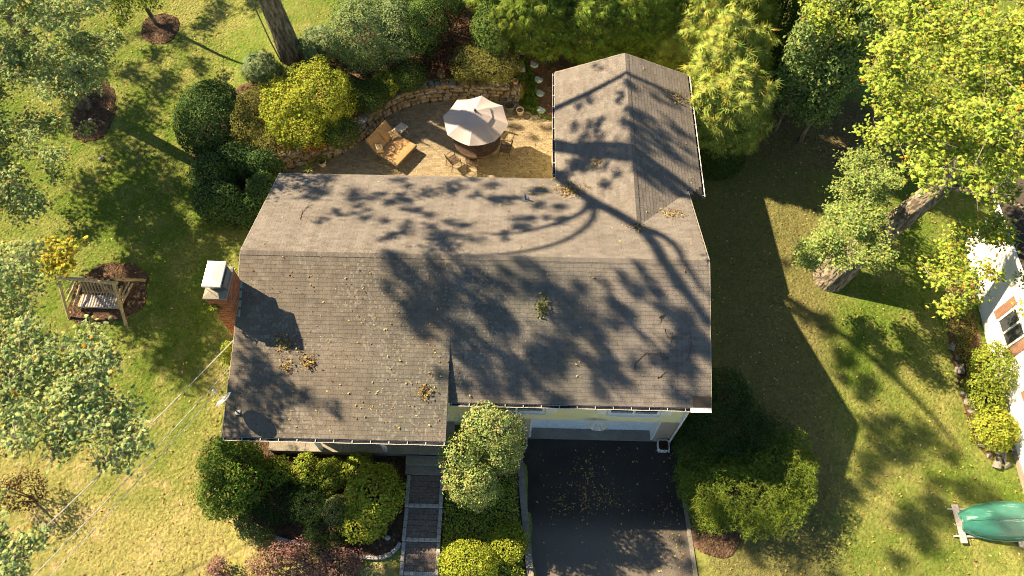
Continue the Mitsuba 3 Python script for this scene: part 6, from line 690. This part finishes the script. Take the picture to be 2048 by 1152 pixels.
for k in range(12): x = -17.98+k*.132; part(SWG, 'back_slat', beam((x, 1.12, 1.44), (x-.02, 1.42, 2.02), .10, .03, (1, 0, 0)), 'm_log')
log((-18.08, 1.43, 2.02), (-16.42, 1.38, 2.02), .035, 'back_rail'); log((-18.08, 1.2, 1.55), (-16.42, 1.18, 1.55), .035, 'back_rail'); log((-18.08, .55, 1.37), (-16.42, .53, 1.37), .04, 'seat_rail'); log((-18.08, 1.05, 1.36), (-16.42, 1.03, 1.36), .04, 'seat_rail')
for x in (-18.12, -16.38): log((x, .42, 1.72), (x, 1.35, 1.78), .05, 'armrest'); log((x, .5, 1.36), (x, .48, 1.72), .04, 'arm_post'); log((x, .45, 1.37), (x, 1.15, 1.37), .045, 'seat_rail')
for x in (-18.1, -16.4):
    for y in (.5, 1.3): part(SWG, 'chain', tube([(x, y, 1.75), (x+.02, .92, 2.95)], .008, 5), 'm_steel')
# upturned boat on boards
BT = thing('upturned_boat', 'dark green rowing boat lying keel up on boards, cut by the right edge', 'boat'); V = []; nx, nth = 40, 22; L = 3.5
for i in range(nx+1):
    u = i/nx; w_ = (math.sin(math.pi*(.055+.945*u*.0+ .89*u)))**.55*.69; hh = .50*(math.sin(math.pi*(.08+.84*u)))**.5
    for j in range(nth+1):
        a = math.pi*j/nth; cy, cz = math.cos(a), math.sin(a); yy = w_*np.sign(cy)*abs(cy)**.75; zz = hh*(cz**.8 if cz > 0 else 0) + .035*max(0, 1-abs(cy)*6); V.append((u*L, yy, zz))
F = [(i*(nth+1)+j, (i+1)*(nth+1)+j, (i+1)*(nth+1)+j+1, i*(nth+1)+j+1) for i in range(nx) for j in range(nth)]
BM = mat(o=(16.62, -7.12, .46)) @ rotz(math.radians(3)); V = np.array(V); nn = len(V); V = np.vstack([V, [V[:nth+1].mean(0)], [V[-nth-1:].mean(0)]]); Ft = [f for q_ in F for f in ((q_[0], q_[1], q_[2]), (q_[0], q_[2], q_[3]))] + [(nn, j, j+1) for j in range(nth)] + [(nn+1, nx*(nth+1)+j+1, nx*(nth+1)+j) for j in range(nth)]
part(BT, 'hull', moved(trimesh.Trimesh(V, Ft, process=False), BM), 'm_hull', 50)
part(BT, 'keel', moved(tube([(u*L, 0, .50*(math.sin(math.pi*(.08+.84*u)))**.5+.04) for u in np.linspace(.03, .97, 20)], .022, 6), BM), 'm_hull', 40)
for s in (-1, 1): part(BT, 'gunwale', moved(tube([(u*L, s*(.02+(math.sin(math.pi*.89*u+math.pi*.055))**.55*.69), .0) for u in np.linspace(.01, .99, 30)], .03, 6), BM), 'm_hull', 40)
single('support_board', box(16.5, 16.74, -7.85, -6.45, .40, .44, .006), 'm_grey_wood', 'pale weathered board under the left end of the upturned boat', 'board', to_world=T(rotz(.0)))
single('support_board', box(18.6, 18.86, -7.95, -6.42, .40, .44, .006), 'm_grey_wood', 'pale weathered board under the upturned boat at the right edge', 'board')
for y in (-6.62, -7.6): single('support_rail', box(16.32, 19.4, y-.03, y+.035, .33, .398, .006), 'm_grey_wood', 'thin wooden rail sticking out from under the boat, ' + ('the one further from the camera' if y > -7 else 'the one nearer the camera'), 'rail')
# neighbouring house
NH = thing('neighbour_house', 'white house with brown shutters at the right edge, partly behind branches', 'house'); X0 = 19.4
part(NH, 'wall', box(X0, 28, -10.5, 4.6, 0, 5.1), 'm_siding'); sb = mikit.ply(hull([(dx, 0, z) for dx, z in ((0, 0), (-.018, 0), (-.004, .2), (0, .2))] + [(dx, 1, z) for dx, z in ((0, 0), (-.018, 0), (-.004, .2), (0, .2))]), 'm_siding')
for k in range(22): again(NH, 'clapboard', sb, mat(o=(X0-.001, -10.5, .75+k*.198)) @ np.diag([1, 15.1, 1, 1]))
part(NH, 'foundation', box(X0-.03, X0-.002, -10.5, 4.6, -.2, .74), 'm_concrete')
for y0 in (-.72, -4.2):
    y1, z0, z1 = y0+1.26, 2.02, 3.34; xw = X0-.075
    W = part(NH, 'window', cat_([box(xw, X0-.02, y0, y1, z0, z0+.09), box(xw, X0-.02, y0, y1, z1-.09, z1), box(xw, X0-.02, y0, y0+.09, z0+.09, z1-.09), box(xw, X0-.02, y1-.09, y1, z0+.09, z1-.09), box(xw+.01, X0-.02, (y0+y1)/2-.04, (y0+y1)/2+.04, z0+.09, z1-.09)]), 'm_white')
    for i in range(2): part(W, 'pane', box(X0-.055, X0-.0545, y0+.09+i*.62, y0+.55+i*.62, z0+.09, z1-.09), 'm_glass')
    part(W, 'blind', box(X0-.035, X0-.031, y0+.09, y1-.09, z0+.09, z1-.09), 'm_room'); part(W, 'sill', box(xw-.05, X0-.021, y0-.05, y1+.05, z0-.06, z0-.002), 'm_white')
    for a, b in ((y0-.42, y0-.03), (y1+.03, y1+.42)):
        Sh = part(NH, 'shutter', box(X0-.055, X0-.0185, a, b, z0-.02, z1+.02, .006), 'm_brownpanel')
        for k in range(16): part(Sh, 'louvre', beam((X0-.058, a+.05, z0+.08+k*.078), (X0-.058, b-.05, z0+.08+k*.078), .05, .012), 'm_brownpanel')
part(NH, 'roof', cat_([hull([(x, y, z+d) for y in (-10.9, 5.0) for x, z in ((18.75, 4.95), (23.7, 6.9)) for d in (0, .14)]), hull([(x, y, z+d) for y in (-10.9, 5.0) for x, z in ((23.71, 6.9), (28.6, 4.95)) for d in (0, .14)])]), 'm_underlay')
part(NH, 'gutter', box(18.64, 18.745, -10.9, 5.0, 4.95, 5.06, .01), 'm_white')
# rocks
rk = [(18.2, -2.5), (18.12, -2.85), (18.28, -3.1), (18.05, -3.35), (18.3, -3.6), (18.05, -3.8), (18.35, -3.95), (18.2, -4.2), (18.5, -4.25), (18.45, -4.55), (18.75, -4.4), (18.75, -4.75), (19.0, -4.6), (19.05, -4.9), (18.6, -4.95), (18.05, -2.1), (18.15, -1.7), (17.95, -1.2), (18.05, -.7), (17.9, -.2)]
RANK = {i: ('one two three four five six seven eight nine ten eleven twelve thirteen fourteen fifteen sixteen seventeen eighteen nineteen twenty').split()[k] for k, i in enumerate(sorted(range(len(rk)), key=lambda i: rk[i][1]))}
for i, (x, y) in enumerate(rk):
    sc = .16+.16*rs.rand()
    k = num('border_rock'); scene[k] = {**mikit.ply(moved(hull(np.random.RandomState(i).normal(size=(20, 3))*[1, .8, .5]), np.diag([.42, .42, .42, 1])), 'm_rock', 25), 'to_world': T(mat(o=(x, y, float(hgt(x, y))+.05)) @ rotz(rs.rand()*6) @ np.diag([sc, sc, sc, 1]))}
    labels[k] = {'label': f'rough grey border rock by the white house, number {RANK[i]} from the near end', 'category': 'rock', 'group': 'border rocks by the white house'}
# ------------------------------------------------------------------ planting
for i, (name, sty, lab, lobes, grp) in enumerate(SHRUBS): shrub(name, sty, lab, lobes, 'shrub', grp, 20*i)
for i, (name, sty, lab, lobes, grp) in enumerate(CONIFERS):
    rng = np.random.RandomState(900+i); t = thing(name, lab, 'tree', grp); ms, cs = [], []
    for l in lobes: m, c = lobe_leaves(l, sty, rng, [o for o in lobes if o is not l]); ms.append(m); cs.append(c)
    part(t, 'crown', cat_(ms), 'm_leaf', color=np.vstack(cs))
    for l in lobes: part(t, 'trunk', tube([(l[0], l[1], min(l[2], float(hgt(l[0], l[1])))-.2), (l[0], l[1], l[2]+l[5]), (l[0], l[1], l[2]+l[5]*1.7)], [.12, .08, .02], 8), 'm_bark', 40)
# front maple
shrub('green_maple', 'maple', 'loose green Japanese maple at the left front corner of the porch', [(x, y, zg, rx, ry, rz) for x, y, zg, rx, ry, rz in MAPLE], 'tree', None, 777)
# ground cover
def ground_cover(name, lab, poly, n, size, base, hmax, seed):
    rng = np.random.RandomState(seed); P0 = np.array(poly); Q = []
    while len(Q) < n:
        p = rng.uniform(P0.min(0), P0.max(0), (n, 2)); Q += list(p[in_poly(p[:, 0], p[:, 1], P0)])
    Q = np.array(Q[:n]); hh = hmax*(.25+.9*meshkit.fbm(np.c_[Q*1.6, 0*Q[:, 0]], 3)); P = np.c_[Q, hgt(Q[:, 0], Q[:, 1]) + .04 + hh*rng.rand(n)**.5]
    m, c = leaves(P, rng.normal(size=(n, 3))*.5+[0, 0, 1], size*(.7+.6*rng.rand(n)), 'oval', tint(base, n, rng), rng)
    k = num(name); scene[k] = mikit.ply(m, 'm_leaf', color=c); labels[k] = {'label': lab, 'category': 'ground cover', 'kind': 'stuff'}
ground_cover('pachysandra', 'yellow-green ground cover between the brick walk and the driveway wall', [(-2.5, -4.6), (.02, -4.6), (.1, -6), (.6, -10.2), (-2.5, -10.4)], 11000, .085, (.28, .35, .055), .3, 4)
ground_cover('ivy', 'green ground cover spilling down the slope at the right end of the stone wall', [(-.2, 12.5), (.0, 11.9), (.25, 11.55), (.8, 11.5), (.75, 12.6), (.55, 13.4), (.1, 14.0), (-.5, 13.6)], 2600, .09, (.12, .2, .03), .22, 5)
ground_cover('weeds', 'patchy low weeds on the bare soil behind the wing', [(.6, 14.2), (1.2, 11.6), (2.4, 12.2), (6.5, 12.4), (7.5, 13.6), (3, 14.2)], 700, .07, (.12, .13, .02), .08, 6)
ground_cover('perennials', 'mixed low plants and leaf litter in the gaps above the stone wall', [(-9.5, 8.7), (-8.1, 9.4), (-7.3, 10.6), (-6.3, 11.9), (-5, 12.6), (-3.2, 12.9), (-1, 12.8), (-1, 13.6), (-5, 13.6), (-8, 12.6), (-9.8, 10.5)], 2600, .08, (.10, .115, .028), .2, 8)
# ------------------------------------------------------------------ trees
def clump_leaves(clumps, kind, size, per, base, rng, acc=(), flat=.6):
    P, N = [], []
    for x, y, z, r in clumps:
        n = int(per*r*r/.5)+8; d = rng.normal(size=(n, 3)); d /= np.linalg.norm(d, axis=1, keepdims=True); rad = r*rng.rand(n)**.55
        k = rng.randint(4, 7); tips = rng.normal(size=(k, 3))*[1, 1, .5]; tips /= np.linalg.norm(tips, axis=1, keepdims=True)
        j = rng.randint(k, size=n); d2 = tips[j]*r*1.15*rng.rand(n, 1) + rng.normal(size=(n, 3))*r*.22
        q = np.where((rng.rand(n) < .55)[:, None], d*rad[:, None], d2)*[1, 1, flat]
        P.append(q + [x, y, z]); N.append(rng.normal(size=(n, 3))*.55 + [0, 0, 1] + .25*q/r)
    P, N = np.vstack(P), np.vstack(N); n = len(P); return P, N, size*(.65+.6*rng.rand(n)), tint(base, n, rng, accents=acc)
def twigs(clumps, src, rng, r0=.035, sub=4):
    """a branch from the nearest point of src to each clump, and twigs inside it"""
    out = []; S = np.array(src, float); C = np.array([c[:3] for c in clumps]); R = [c[3] for c in clumps]
    todo = list(range(len(C))); nodes = S.copy(); best = np.array([np.linalg.norm(nodes-c, axis=1).min() for c in C]); near = [nodes[np.argmin(np.linalg.norm(nodes-c, axis=1))] for c in C]
    while todo:
        k = min(todo, key=lambda i: best[i]); todo.remove(k); c, r, s = C[k], R[k], near[k]; L = np.linalg.norm(c-s)
        m = (s+c)/2 + rng.normal(size=3)*.10*L + [0, 0, .05*L]; ts = np.linspace(0, 1, 6)[:, None]
        out.append(tube((1-ts)**2*s + 2*ts*(1-ts)*m + ts**2*c, np.linspace(min(.010+.006*L, r0), .008, 6), 5, False))
        for i in todo:
            d = np.linalg.norm(C[i]-c)
            if d < best[i]: best[i] = d; near[i] = c
        for _ in range(sub):
            e = c + rng.normal(size=3)*[1, 1, .5]*r*.75; out.append(tube([c, (c+e)/2+rng.normal(size=3)*.05*r, e], [.010, .008, .004], 4, False))
    return cat_(out)
def tree(name, lab, trunk, trunk_r, groups, src=None, sub=4, bark='m_bark', limbs=(), tr0=.035, seed=1, individual=0):
    rng = np.random.RandomState(seed); t = thing(name, lab, 'tree'); tr = smooth_path(np.array(trunk, float), 24) if len(trunk) > 2 else np.linspace(trunk[0], trunk[1], 12)
    rr = np.interp(np.linspace(0, 1, len(tr)), np.linspace(0, 1, len(trunk_r)), trunk_r)
    ts = [tube(tr, rr, 14)] + [tube(smooth_path(np.array(l, float), 16), np.linspace(a, b, 16), 9) for l, a, b in limbs]
    part(t, 'trunk', cat_(ts), bark, 50)
    S = np.vstack([tr[len(tr)//3:]] + [smooth_path(np.array(l, float), 16) for l, a, b in limbs]); allc = []
    for gname, clumps, kind, size, per, base, acc in groups:
        P, N, s, c = clump_leaves(clumps, kind, size, per, base, rng, acc); allc += clumps
        if individual:
            o = np.argsort(np.linalg.norm(P-CAM, axis=1) + 99*(np.abs(P[:, 0]+15) > 3.2)); big, rest = o[:individual], o[individual:]
            tv, tf = KIND[kind]; var = [mikit.ply((tv, tf), 'm_leaf_gloss', color=np.repeat(np.array([base])*f, len(tv), 0)) for f in (.6, .85, 1.1, 1.4)]
            hold = part(t, gname, *_lm(P[rest], N[rest], s[rest], kind, c[rest], rng)); individual_done = True
            for i in big:
                nn = N[i]/np.linalg.norm(N[i]); x = np.cross(nn, rng.normal(size=3)); x /= np.linalg.norm(x); again(hold, 'leaf', var[rng.randint(4)], mat(x*s[i], np.cross(nn, x)*s[i], nn*s[i], P[i]))
            individual = 0
        else:
            m, cc = leaves(P, N, s, kind, c, rng); part(t, gname, m, 'm_leaf_gloss' if kind == 'lobed' else 'm_leaf', color=cc)
    part(t, 'branches', twigs(allc, S, rng, tr0, sub), 'm_twig', True)
    return t
def _lm(P, N, s, kind, c, rng):
    m, cc = leaves(P, N, s, kind, c, rng); scene_kw = cc; _lm.c = cc; return m, 'm_leaf_gloss'
_part = part
def part(parent, name, mesh, mat_, smooth=False, label=None, kind=None, **kw):
    if getattr(_lm, 'c', None) is not None: kw['color'] = _lm.c; _lm.c = None
    return _part(parent, name, mesh, mat_, smooth, label, kind, **kw)
YEL = (.34, .20, .03)
t = tree('big_oak', 'massive tree trunk at the top left, its crown out of the picture', [(-11.2, 13.9, 1.6), (-11.32, 13.85, 5), (-11.7, 13.7, 10), (-12.1, 13.4, 15), (-12.2, 13.2, 20), (-12.0, 13.0, 25)], [.62, .47, .45, .40, .34, .2, .08],
    [('crown', BIG + RIGHTB, 'oval', .19, 300, (.09, .14, .02), ())], limbs=[([(-12.1, 13.4, 15)] + LIMBS[0], .23, .17), (LIMBS[1], .15, .09), (LIMBS[2], .12, .05), (LIMBS[3], .12, .04), ([(-12.2, 13.2, 18), (-9, 12, 20), (-6, 9, 20.5), (-3, 6, 19)], .2, .08), ([(-12.1, 13.4, 14), (-9.5, 15, 17), (-7, 16, 18)], .2, .08)], sub=1, seed=2)
part(t, 'dead_stem', tube([(-11.62, 13.55, 1.9), (-11.86, 13.5, 4), (-12.05, 13.5, 6.5), (-12.3, 13.3, 9)], .035, 6), 'm_twig', 40, label='pale dead stem running up the left side of the trunk')
tree('upper_left_oak', 'grey-green oak filling the upper left corner', [(-20.9, 11.2, 1.4), (-21.3, 11.3, 5), (-21.8, 11.4, 9), (-22.4, 11.6, 14), (-23, 12, 18)], [.34, .28, .24, .16, .06],
    [('crown', CROWNS['upper_left_oak'], 'lobed', .14, 250, (.265, .345, .14), ((YEL, .03),)), ('upper_crown', LAWNB, 'oval', .19, 300, (.09, .13, .03), ())], limbs=[([(-21.8, 11.4, 8), (-20, 10, 9.5), (-18, 8, 10.5)], .14, .04), ([(-21.8, 11.4, 9), (-22, 14, 11), (-20, 16, 12)], .14, .04), ([(-22, 11.4, 10), (-25, 8, 12), (-26, 5, 13)], .14, .05)], seed=3, tr0=.026)
tree('lower_left_oak', 'dark green oak with large lobed leaves reaching in at the lower left', [(-26, -7.5, .4), (-25.9, -7.4, 5), (-25.4, -6.8, 10), (-24, -5, 14), (-21.5, -2.0, 17)], [.4, .33, .18, .07, .03],
    [('crown', CROWNS['lower_left_oak'], 'lobed', .14, 235, (.27, .345, .14), ((YEL, .02),)), ('yellow_branch', CROWNS['yellow_branch'], 'lobed', .18, 200, (.34, .33, .05), (((.42, .29, .03), .12),)), ('upper_crown', LEFTB, 'oval', .19, 300, (.09, .13, .03), ())], limbs=[([(-25.4, -6.8, 9.5), (-20.5, -3.5, 10), (-16.5, -3.2, 10)], .03, .012), ([(-25.4, -6.8, 9), (-20, -6.5, 9.6), (-16.5, -6.5, 9.6)], .03, .012)], tr0=.026, seed=4, individual=280)
tree('right_oak', 'bright yellow-green oak filling the upper right corner, its thick trunk leaning away', [(13.1, 2.75, .4), (13.6, 2.95, 2), (15.3, 3.6, 6), (16.6, 4.2, 9), (18, 5, 13), (19, 6, 16)], [.8, .50, .39, .32, .2, .07],
    [('crown', CROWNS['right_oak'], 'lobed', .14, 330, (.28, .365, .062), ((YEL, .03),)), ('lower_branch', CROWNS['right_oak_low'], 'lobed', .13, 330, (.295, .37, .06), ((YEL, .06),))], limbs=[([(16.2, 4.0, 8), (15.5, 6, 10), (15, 9, 12)], .16, .04), ([(17, 4.5, 10), (18, 7, 11.5), (19, 10, 12.5)], .16, .04), ([(15.6, 3.7, 6.6), (17.2, 1.8, 8), (18.5, -.5, 8.6)], .12, .03)], seed=5, sub=6)
tree('young_maple', 'small-leaved light green tree in front of the leaning oak trunk', [(13.9, 4.9, .8), (13.8, 4.6, 2.5), (13.9, 4.3, 4.5), (14, 4, 6)], [.08, .07, .05, .02], [('crown', CROWNS['young_maple'], 'oval', .12, 620, (.25, .33, .10), ())], seed=6, tr0=.01, sub=2)
tree('slim_tree', 'slim young tree leaning out at the top left from a round mulch ring', [(-18.8, 16.6, 1.7), (-18.95, 16.62, 3.5), (-19.15, 16.6, 5.5), (-19.4, 16.6, 8)], [.11, .09, .07, .03], [('crown', CROWNS['slim_tree'], 'oval', .14, 330, (.16, .22, .04), ())], seed=7)
# ------------------------------------------------------------------ leaf litter, twigs
def litter(name, lab, P, size, cols, seed, up=.25, kind='stuff', cat='fallen leaves'):
    rng = np.random.RandomState(seed); n = len(P); m, c = leaves(P, rng.normal(size=(n, 3))*up+[0, 0, 1], size*(.6+.8*rng.rand(n)), 'oval', np.array(cols)[rng.randint(len(cols), size=n)]*(1+.25*rng.normal(size=(n, 1))).clip(.4, 1.6), rng)
    k = num(name); scene[k] = mikit.ply(m, 'm_leaf', color=c); labels[k] = {'label': lab, 'category': cat}
    if kind: labels[k]['kind'] = kind
DRY = [(.42, .30, .10), (.34, .2, .09), (.24, .13, .07), (.5, .42, .2), (.45, .38, .08), (.3, .18, .12)]
rng = np.random.RandomState(77)
Q = rng.uniform((-26, -13), (24, 21), (21000, 2)); clus = meshkit.fbm(np.c_[Q*.5, 0*Q[:, :1]], 3)
Q = Q[(rng.rand(len(Q)) < .25+.6*clus) & ~in_poly(Q[:, 0], Q[:, 1], PAT) & ~((Q[:, 0] > -9.5) & (Q[:, 0] < 6.9) & (Q[:, 1] > -5.4) & (Q[:, 1] < 10.5)) & ~((np.abs(Q[:, 0]-3.6) < 3.4) & (Q[:, 1] < -3))]
litter('fallen_leaves', 'scattered dry leaves all over the grass and soil', np.c_[Q, hgt(Q[:, 0], Q[:, 1])+.03], .10, DRY, 1)
Q = np.vstack([rng.uniform((.9, -11), (6.3, -4.4), (150, 2)), rng.normal((2.9, -5.6), (.4, .6), (140, 2)), rng.normal((2.75, -6.4), (.1, .5), (80, 2)), rng.normal((1.9, -6.6), (.3, .3), (80, 2)), rng.normal((3.8, -6.5), (.35, .3), (70, 2)), rng.normal((6.0, -8), (.35, 1.5), (160, 2))]); Q = Q[(Q[:, 1] < -4.3) & (Q[:, 0] < 6.6) & (Q[:, 0] > .9)]
litter('fallen_leaves', 'dry leaves drifted on the dark driveway', np.c_[Q, .012+0*Q[:, :1]], .085, DRY, 2)
Q = np.vstack([rng.uniform((-9, 4.9), (1.6, 11.5), (420, 2)), rng.normal((.3, 7.6), (.8, 1.2), (330, 2))]); Q = Q[in_poly(Q[:, 0], Q[:, 1], PAT)]
litter('fallen_leaves', 'dry leaves on the patio paving', np.c_[Q, 1.612+0*Q[:, :1]], .085, DRY, 3)
def roofz(x, y):
    z = np.where(y > 0, ZR-SB*y, ZR+SF*y); z = np.where((x < XM) & (y < -2.82), ZR-SF*2.82+.2467*(y+2.82), z)
    return np.where((x > xwl) & (x < xwr) & (y > 1.7), np.maximum(z, ZW-SW*np.abs(x-XW)), z)
Q = np.vstack([rng.uniform((-9.3, -5.8), (6.4, 4.5), (330, 2)), rng.uniform((-8, -5.5), (-1, -.5), (260, 2)), rng.normal((.9, 4.0), (.5, .25), (60, 2)), rng.uniform((1.6, 4.5), (7, 10.3), (60, 2))]); Q = Q[~((Q[:, 0] > XM) & (Q[:, 1] < -4.5))]
litter('fallen_leaves', 'single dry leaves scattered over the shingles', np.c_[Q, roofz(Q[:, 0], Q[:, 1])+.028], .075, DRY, 4)
for i, (x, y, r, n, lab) in enumerate(((-7.75, -2.95, .2, 170, 'tan leaf pile on the roof below the tip of the chimney shadow'), (-6.95, -3.55, .17, 120, 'leaf pile on the left roof, upper one of the close pair'), (-7.6, -3.72, .13, 70, 'little leaf pile on the left roof, left one of the close pair'), (-2.95, -4.45, .15, 110, 'dark leaf pile on the left roof near its right edge'), (1.9, 3.95, .3, 230, 'leaf debris in the left valley beside the wing'), (5.7, 2.6, .2, 90, 'yellowish debris on the main roof near the right edge, below the wing'), (4.3, 1.75, .16, 80, 'debris where the wing ridge meets the main roof'), (2.95, 5.1, .12, 50, 'small leaf pile on the left slope of the wing'), (6.55, 8.9, .22, 90, 'leaf pile high on the right slope of the wing near the eave'))):
    p = np.random.RandomState(i).normal(size=(n, 2))*r*[1, .8] + [x, y]; litter('leaf_pile', lab, np.c_[p, roofz(p[:, 0], p[:, 1])+.02+.08*np.random.RandomState(i+40).rand(n)], .09, [(.42, .32, .12), (.3, .2, .09), (.2, .13, .07), (.4, .36, .12)], 50+i, .8, 'stuff', 'leaf pile')
p = np.random.RandomState(9).normal(size=(130, 2))*[.12, .17] + [.85, -1.65]; litter('leafy_twig', 'fresh green leafy twig lying in the middle of the front roof', np.c_[p, roofz(p[:, 0], p[:, 1])+.03+.12*rng.rand(130)], .10, [(.22, .24, .06), (.3, .28, .1), (.14, .18, .06)], 90, .9, None, 'twig')
def stick(lab, pts, r, seed, forks=3):
    rr = np.random.RandomState(seed); P = np.array(pts, float); n = 14; q = smooth_path(P, n) if len(P) > 2 else np.linspace(P[0], P[1], n); q = q + rr.normal(size=q.shape)*.012
    L = lambda q: np.c_[q, roofz(q[:, 0], q[:, 1])+.03]; r *= .62; ms = [tube(L(q), np.linspace(r, r*.4, n), 5)]
    for k in range(forks):
        s = q[rr.randint(3, n-2)]; a = rr.rand()*6.28; e = s + np.array([math.cos(a), math.sin(a)])*(.12+.2*rr.rand()); ms.append(tube(L(np.linspace(s, e, 5)+rr.normal(size=(5, 2))*.01), np.linspace(r*.6, r*.25, 5), 4))
    single('fallen_twig', cat_(ms), 'm_stem', lab, 'twig', True)
stick('forked twig on the rear roof slope near the left end', [(-7.9, 1.75), (-7.95, 2.2), (-7.7, 2.75)], .02, 1, 4)
stick('arched thin twig low on the right front roof, largest of the fallen twigs', [(4.0, -3.5), (4.15, -3.15), (4.6, -2.98), (5.0, -3.12), (5.3, -3.0)], .016, 2, 8)
stick('short thick twig on the right front roof above the arched one', [(4.8, -1.85), (5.05, -1.75)], .03, 3, 1)
stick('branching twig on the right front roof just above the arched one', [(5.0, -2.2), (5.2, -2.5), (5.45, -2.35)], .018, 4, 4)
stick('thin curved twig on the right front roof nearest the right edge', [(5.7, -3.2), (5.9, -2.6), (5.75, -2.1)], .012, 5, 5)
stick('short stick low on the right front roof below the arched twig', [(4.75, -3.75), (5.05, -3.55)], .022, 6, 0)
# ivy tuft on the chimney
m, c = lobe_leaves((-9.95, -2.2, 6.7, .2, .14, .2), 'lime', np.random.RandomState(8)); k = num('chimney_plant'); scene[k] = mikit.ply(m, 'm_leaf', color=c); labels[k] = {'label': 'small green plant growing on the front of the brick chimney', 'category': 'plant'}
# grass
rng = np.random.RandomState(31); Q = rng.uniform((-27, -12.5), (25, 21), (150000, 2))
Q = Q[~in_poly(Q[:, 0], Q[:, 1], PAT) & ~((Q[:, 0] > -9.8) & (Q[:, 0] < 7.3) & (Q[:, 1] > -12)) & (np.hypot(Q[:, 0]+17.05, (Q[:, 1]-1.25)*1.08) > 1.35+.3*meshkit.noise(np.c_[Q*3, 0*Q[:, :1]])) & (np.hypot(Q[:, 0]+18.55, Q[:, 1]-16.25) > .85+.25*meshkit.noise(np.c_[Q*4, 0*Q[:, :1]])) & (np.hypot((Q[:, 0]+20.4)*1.6, Q[:, 1]-10.9) > 1.4+.5*meshkit.noise(np.c_[Q*3, 0*Q[:, :1]])) & ~((Q[:, 1] > 6.3) & (Q[:, 0] > 8.5) & (Q[:, 0] < 17.5)) & ~((Q[:, 0] > -14.5) & (Q[:, 0] < 9) & (Q[:, 1] > 5))]
n = len(Q); dry = (ss(1.5, -8.5, Q[:, 1])*ss(3, -9, Q[:, 0]))[:, None]; tt = (.25+.46*dry+.9*(meshkit.fbm(np.c_[Q*.5, 0*Q[:, :1]], 3)-.5)[:, None]).clip(0, 1)
col = (np.array([[.10, .16, .025]])*(1-tt)+np.array([[.26, .245, .095]])*tt)*(1+.25*rng.normal(size=(n, 1))).clip(.4, 1.7)
m, c = leaves(np.c_[Q, hgt(Q[:, 0], Q[:, 1])-.005], rng.normal(size=(n, 3)), .085*(.6+.8*rng.rand(n)), 'tuft', col, rng, np.array([0, 0, 1.])+rng.normal(size=(n, 3))*.35)
k = num('grass'); scene[k] = mikit.ply(m, 'm_leaf', color=c); labels[k] = {'label': 'short mown grass, strawy at the lower left and greener elsewhere', 'category': 'grass', 'kind': 'stuff'}
